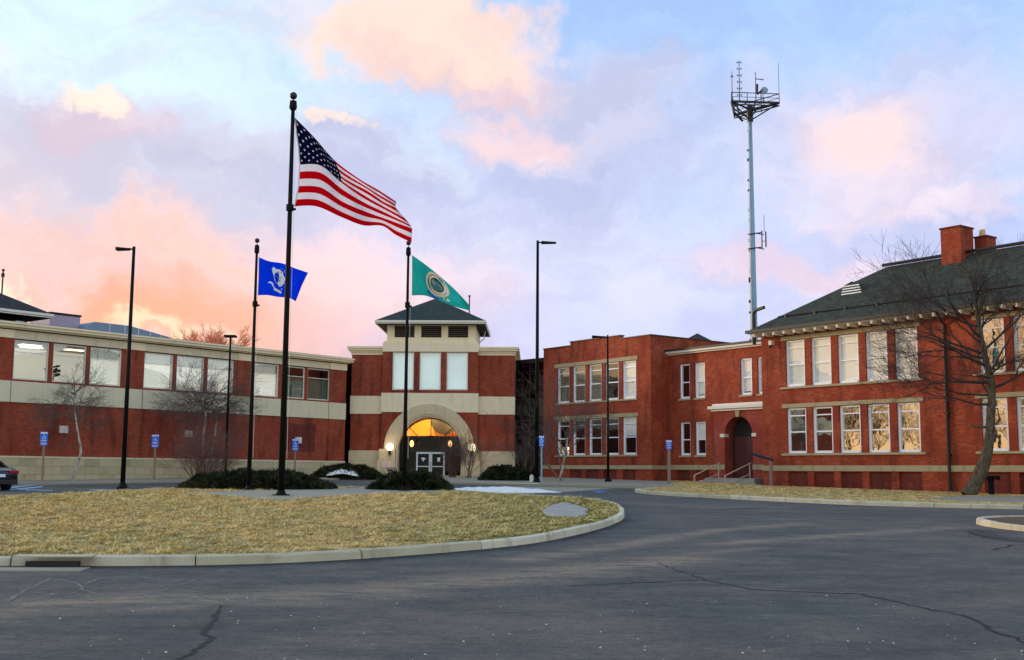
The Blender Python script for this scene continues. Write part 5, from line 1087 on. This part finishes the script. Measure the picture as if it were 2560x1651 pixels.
me = bpy.data.meshes.new('body'); bm.to_mesh(me); bm.free(); me.materials.append(M['carpaint']); me.polygons.foreach_set('use_smooth', [True] * len(me.polygons))
bo = bpy.data.objects.new('body', me); COL.objects.link(bo); bo.parent = car; bo.modifiers.new('e', 'BEVEL').width = .03
rg = MB(); rg.face([(.70, -.66, 1.055), (.70, .66, 1.055), (1.27, .54, 1.405), (1.27, -.54, 1.405)]); rg.build('rear_window', 'carglass', car)
for s_ in (-1, 1):
    w = MB(); w.face([(1.0, s_ * .885, 1.06), (2.0, s_ * .89, 1.05), (2.0, s_ * .70, 1.42), (1.35, s_ * .71, 1.37)]); w.face([(2.08, s_ * .89, 1.05), (3.2, s_ * .88, 1.05), (2.65, s_ * .72, 1.40), (2.08, s_ * .70, 1.42)]); w.build('side_window', 'carglass', car)
    tl = MB(); tl.box(-.02, .12, min(s_ * .45, s_ * .90), max(s_ * .45, s_ * .90), .78, .92); tl.box(.1, .38, min(s_ * .885, s_ * .925), max(s_ * .885, s_ * .925), .80, .91); tl.build('tail_light', 'taillight', car, bevel=.02)
    for x in (.95, 3.75):
        wh = MB(); wh.tube([(x, s_ * .70, .32), (x, s_ * .93, .32)], .33, 20); wo_ = wh.build('wheel', 'tyre', car); rm = MB(); rm.tube([(x, s_ * .925, .32), (x, s_ * .94, .32)], .21, 16); rm.build('rim', 'chrome', wo_)
MB().box(-.03, .0, -.5, .5, .93, .95).build('chrome_strip', 'chrome', car); MB().box(-.06, .12, -.85, .85, .28, .50).build('bumper', 'dark', car, bevel=.03); MB().box(-.035, -.01, -.26, .26, .62, .75).build('number_plate', 'signw', car)
# ------------------------------------------------------------------ HEDGES AND SNOW
def mound(name, x0, x1, y0, y1, h, n, label, seed, cat='hedge', hmul=None, tilt=0):
    rnd = random.Random(seed); cx, cy = (x0 + x1) / 2, (y0 + y1) / 2; rx, ry = (x1 - x0) / 2, (y1 - y0) / 2; zb = G(cy) + .05
    e = empty(name, (cx, cy, zb), tilt, label, cat)
    core = MB(); N_, K_ = 30, 8; 
    def rr(a, t): return (1 + .10 * mnoise.noise(Vector((math.cos(a) * 2 + seed, math.sin(a) * 2, t * 1.5))))
    def hh(a, t): return h * (1 - t ** 3.4) * (1 + .38 * mnoise.noise(Vector((math.cos(a) * t * 6 + seed * 3, math.sin(a) * t * 4, .7))))
    for j in range(K_ + 1):
        t = j / K_
        for i in range(N_): a = 2 * math.pi * i / N_; q = rr(a, t); core.v.append((rx * .94 * t * q * math.cos(a), ry * .94 * t * q * math.sin(a), hh(a, t) * .90 - .08))
    for j in range(K_):
        for i in range(N_): core.f.append((j * N_ + i, (j + 1) * N_ + i, (j + 1) * N_ + (i + 1) % N_, j * N_ + (i + 1) % N_)); core.mi.append(0)
    core.build('stems', 'twig', e)
    lf = MB()
    for _ in range(n):
        a = rnd.uniform(0, 6.283); t = math.sqrt(rnd.random()); q = rr(a, t); x, y = rx * t * q * math.cos(a), ry * t * q * math.sin(a); z = hh(a, t) * rnd.uniform(.82, 1.0) + .02
        out = Vector((math.cos(a) * t / max(rx, .1) * 2, math.sin(a) * t / max(ry, .1) * 2, .7)).normalized(); d = (out + Vector((rnd.gauss(0, .6), rnd.gauss(0, .6), rnd.gauss(0, .35)))).normalized(); L = rnd.uniform(.10, .34); s_ = d.orthogonal().normalized() * rnd.uniform(.02, .045)
        s_.rotate(Matrix.Rotation(rnd.uniform(0, 6.28), 3, d)); p = Vector((x, y, z)); lf.face([p - s_, p + d * L * .5 - s_ * 1.4, p + d * L, p + d * L * .5 + s_ * 1.4, p + s_])
    lf.build('foliage', M['juniper'], e); return e
mound('juniper_hedge', -15.2, -8.1, 51.4, 54.8, .72, 16000, 'long dark juniper hedge behind the two left flagpoles', 1)
mound('juniper_hedge', -13.2, -8.6, 75.2, 78.4, .75, 7000, 'dark juniper mound with a patch of snow, left of the arch', 2)
mound('juniper_hedge', -6.35, -2.7, 51.8, 54.2, .72, 9000, 'dark juniper hedge behind the flagpole with the green flag', 3)
mound('juniper_hedge', -2.0, 1.4, 71.6, 74, .78, 6000, 'dark juniper mound right of the arch near the tall lamp post', 4)
def snowheap(x0, x1, y0, y1, zb, h, label, seed, name='snow_patch'):
    mb = MB(); nx_, ny_ = 36, 12
    for j in range(ny_ + 1):
        for i in range(nx_ + 1):
            u, v = i / nx_ * 2 - 1, j / ny_ * 2 - 1; r_ = u * u * (1 + .3 * mnoise.noise(Vector((u * 2, v * 2, seed)))) + v * v; x = x0 + (u + 1) / 2 * (x1 - x0); y = y0 + (v + 1) / 2 * (y1 - y0)
            mb.v.append((x, y, zb(y) + h * max(-.4, (1 - r_)) * (1 + .6 * mnoise.noise(Vector((x * 2.1, y * 2.5, seed)))) - .02))
    for j in range(ny_):
        for i in range(nx_): a = j * (nx_ + 1) + i; mb.f.append((a, a + 1, a + nx_ + 2, a + nx_ + 1)); mb.mi.append(0)
    return tag(mb.build(name, 'snow', smooth=True), label, 'snow')
snowheap(-12.0, -9.9, 75.1, 76.4, lambda y: G(y) + .42, .30, 'small white snow patch lying on the front of the juniper mound left of the arch', 3)
snowheap(-3.6, 2.4, 53.5, 58.0, lambda y: G(y) + .02, .20, 'long low pale snow bank beyond the island, below the tower', 5, 'snow_bank')
# ------------------------------------------------------------------ TREES
def grow(mb, p, d, L, r, lev, rnd, maxlev, up=.12, spread=.75, nch=(3, 5), minr=.004, droop=0., wob=.16):
    n = 4 if lev < 2 else 3; pts = [p]; rad = [r]; dd = d.copy(); 
    for i in range(n):
        dd = (dd + Vector((rnd.gauss(0, wob), rnd.gauss(0, wob), rnd.gauss(0, wob * .7) + up - droop * lev * .05))).normalized(); pts.append(pts[-1] + dd * L / n); rad.append(max(r * (1 - .62 * (i + 1) / n), minr))
    mb.tube(pts, rad, 6 if lev == 0 else (5 if lev == 1 else 3), cap=False)
    if lev >= maxlev: return
    k = rnd.randint(*nch)
    for j in range(k):
        t = rnd.uniform(.28, 1.0) if j else 1.0; i = min(int(t * n), n - 1); q = pts[i].lerp(pts[i + 1], t * n - i); base = (pts[i + 1] - pts[i]).normalized(); side = base.orthogonal(); side.rotate(Matrix.Rotation(rnd.uniform(0, 6.28), 3, base))
        nd = (base + side.normalized() * rnd.uniform(spread * .5, spread * 1.3)).normalized() if j else (base + side.normalized() * .2).normalized()
        grow(mb, q, nd, L * rnd.uniform(.55, .82), max(r * (1 - .6 * t) * .72, minr), lev + 1, rnd, maxlev, up, spread, nch, minr, droop, wob)
def tree(name, base, trunk, radii, limbs, label, seed, bark_, twig_, maxlev, cat='tree', group=None, **kw):
    """trunk: list of offsets; limbs: (index along trunk t, direction, length, radius)"""
    rnd = random.Random(seed); e = empty(name, base, 0, label, cat, group); T = [Vector(p) for p in trunk]; T2 = [Vector(p) for p in crom([tuple(t) for t in T], 4)]
    rr_ = np.interp(np.linspace(0, 1, len(T2)), np.linspace(0, 1, len(radii)), radii); mb = MB(); mb.tube(T2, list(rr_), 10, cap=False); mb.build('trunk', bark_, e, smooth=True)
    cr = MB()
    for t, d, L, r in limbs:
        i = t * (len(T2) - 1); a = int(i); b = min(a + 1, len(T2) - 1); grow(cr, T2[a].lerp(T2[b], i - a), Vector(d).normalized(), L, r, 0, rnd, maxlev, **kw)
    cr.build('crown', twig_, e, smooth=True); return e
# big leaning tree at the right
def px3(x, y, Y): return at(x, y, Y)
B = Vector((20.35, 51.3, G(51.3) + .12))
tp = [px3(2420, 1247, 51.3), px3(2452, 1180, 51.3), px3(2470, 1120, 51.2), px3(2477, 1040, 51.1), px3(2478, 960, 51.0), px3(2462, 890, 50.9), px3(2448, 820, 50.8), px3(2440, 760, 50.7)]
B = Vector((tp[0].x, tp[0].y, G(51.3) + .1)); off = [tuple(p - B) for p in tp]; off[0] = (off[0][0] , off[0][1], 0)
rd = random.Random(11)
limbs = []
for t, ang, elv, L, r in [(.52, 172, 2, 3.4, .06), (.7, 184, 6, 3.8, .07), (.78, 210, 12, 3.2, .06), (.6, 225, 4, 3.0, .06), (.86, 178, 14, 3.4, .06),(.58, 180, 8, 3.6, .10), (.66, 205, 20, 3.8, .09), (.72, 160, 28, 3.4, .08), (.80, 190, 40, 3.2, .075), (1, 60, 60, 2.8, .07), (1, 250, 50, 3.0, .07),
                          (.55, 0, 20, 3.2, .09), (.64, 20, 35, 3.2, .08), (.74, 340, 30, 3.0, .08), (.84, 10, 50, 2.8, .07), (.48, 190, -4, 3.6, .07), (.92, 300, 50, 2.6, .06), (.92, 120, 45, 2.6, .06), (.62, 270, 15, 2.6, .07), (.5, 80, 15, 2.4, .06)]:
    a, e_ = R(ang), R(elv); limbs.append((t, (math.cos(a) * math.cos(e_), math.sin(a) * math.cos(e_), math.sin(e_)), L * (.74 if elv < 45 else .38), r * .85))
tree('bare_tree', tuple(B), off, [.34, .30, .23, .19, .17, .14, .11, .08], limbs, 'large dark bare tree leaning beside the school wall', 4, 'bark', 'twig', 4, nch=(3, 5), up=.04, spread=.8, minr=.005)
stub = MB(); sbp = px3(2472, 1068, 51.1) - B; stub.tube([sbp, sbp + Vector((-.5, -.1, -.02)), sbp + Vector((-.85, -.1, .08))], [.07, .05, .035], 6); stub.build('broken_branch', 'bark', bpy.data.objects['bare_tree'])
def birch(px, pybase, Y, pts, label, seed, limbs, maxlev=3, rad=(.08, .07, .05, .03), name='birch_tree', **kw):
    b = gp(px, pybase); Yb = Y; base = Vector((at(px, pybase, Y).x, Y, G(Y) + .1)); off = [tuple(at(x, y, Y) - base) for x, y in pts]; off[0] = (off[0][0], off[0][1], 0.)
    return tree(name, tuple(base), off, rad, limbs, label, seed, 'birch', 'twig2', maxlev, group='bare birch trees', **kw)
def fan(n, L, r, seed, e0=15, e1=65, t0=.55): 
    rr = random.Random(seed); return [(rr.uniform(t0, 1), (math.cos(a) * math.cos(e_), math.sin(a) * math.cos(e_), math.sin(e_)), L * rr.uniform(.7, 1.15), r) for a, e_ in [(2 * math.pi * (k + rr.random() * .6) / n, R(rr.uniform(e0, e1))) for k in range(n)]]
birch(180, 1206, 64.5, [(182, 1206), (190, 1170), (202, 1130), (196, 1090), (190, 1050), (185, 1005), (190, 980)], 'thin bare birch nearest the parked car, before the office wing', 21, fan(11, 1.25, .03, 21, 5, 50, .62) + fan(8, .9, .02, 3, -10, 40, .1), 3, up=.0, nch=(4, 6), spread=.9)
birch(505, 1192, 70.5, [(505, 1195), (507, 1150), (508, 1095), (512, 1060), (514, 1035), (508, 1010), (505, 990)], 'thin bare birch with a kinked stem left of the short lamp post', 22, fan(14, 1.7, .035, 22, 5, 50, .6) + fan(9, 1.5, .025, 52, -5, 40, .15), 3, up=-.01, nch=(4, 6), spread=.9)
birch(532, 1192, 71.0, [(528, 1195), (530, 1150), (535, 1100), (541, 1060), (540, 1035), (545, 1010)], 'thin bare birch with pale bark beside the short lamp post', 23, fan(12, 1.6, .035, 23, 5, 45, .6) + fan(7, 1.3, .025, 53, -5, 40, .2), 3, up=-.01, nch=(4, 6), spread=.9)
birch(1398, 1209, 70.5, [(1398, 1212), (1404, 1180), (1411, 1150), (1416, 1120), (1420, 1085)], 'pale double-stemmed birch leaning before the stepped brick block', 24, fan(11, 2.0, .035, 24, 10, 60, .5) + [(.08, (-.75, 0, .85), 2.6, .06), (.1, (.15, .1, 1), 2.6, .05)], 3, rad=(.10, .08, .06, .04), nch=(4, 6), spread=.75, up=.03)
def shrub(px, py, Y, n, L, label, seed, spreadx=1., name='bare_shrub', mat='shrubtwig', maxlev=3):
    rnd = random.Random(seed); x = at(px, py, Y).x; e = empty(name, (x, Y, G(Y) + .1), 0, label, 'shrub', 'leafless shrubs'); mb = MB()
    for k in range(n):
        a = rnd.uniform(0, 6.28); e_ = R(rnd.uniform(48, 86)); d = Vector((math.cos(a) * math.cos(e_) * spreadx, math.sin(a) * math.cos(e_), math.sin(e_))).normalized(); grow(mb, Vector((rnd.uniform(-.2, .2), rnd.uniform(-.2, .2), 0)), d, L * rnd.uniform(.7, 1.1), .022, 0, rnd, maxlev, up=.06, spread=.5, nch=(3, 5), minr=.004)
    mb.build('stems', mat, e); return e
shrub(505, 1228, 53.6, 30, 1.3, 'twiggy leafless shrub rising out of the long juniper hedge', 31, 1.1)
shrub(1130, 1205, 79.5, 24, 1.35, 'dense brown leafless shrub in front of the entrance doors', 32, .8)
shrub(1172, 1205, 78.5, 14, 1.6, 'open leafless shrub against the right arch pier', 33, .9, mat='twig2')
shrub(1310, 1205, 80.5, 10, 1.5, 'leafless shrub in the shade of the dark glazed link', 34, 1.1, mat='twig2')
# tree beyond the wing, its sunset backlight painted into the twig colour
fb = (at(522, 1180, 150).x, 150, G(95)); tree('bare_tree', fb, [(0, 0, 0), (0, 0, 6), (.2, 0, 10), (0, 0, 12.6)], [.4, .3, .22, .15], fan(34, 2.7, .09, 41, 5, 85, .62), 'round bare tree tinted sunset orange beyond the roof of the office wing', 41, 'bark', 'twigo', 4, nch=(3, 5), spread=.75, minr=.02, up=.04)
# far bank of bare trees west and east of the lot, seen only mirrored in the windows
tl = MB(); rnd = random.Random(77)
for k in range(46):
    a = rnd.uniform(0, 1); x = -90 - rnd.uniform(0, 25); y = -30 + 120 * (k + a) / 46; h = rnd.uniform(7, 13); z0 = G(y)
    tl.tube([(x, y, z0), (x, y, z0 + h * .5)], [.35, .22], 5)
    for _ in range(5): aa = rnd.uniform(0, 6.28); grow(tl, Vector((x, y, z0 + h * rnd.uniform(.3, .5))), Vector((math.cos(aa) * .7, math.sin(aa) * .7, 1)).normalized(), h * .35, .12, 0, rnd, 2, nch=(3, 4), minr=.04)
tl.build('distant_treeline', 'twig'); tag(bpy.data.objects['distant_treeline'], 'far bank of bare trees mirrored in the school windows', 'trees', kind='stuff')
print('objects', len(bpy.data.objects))
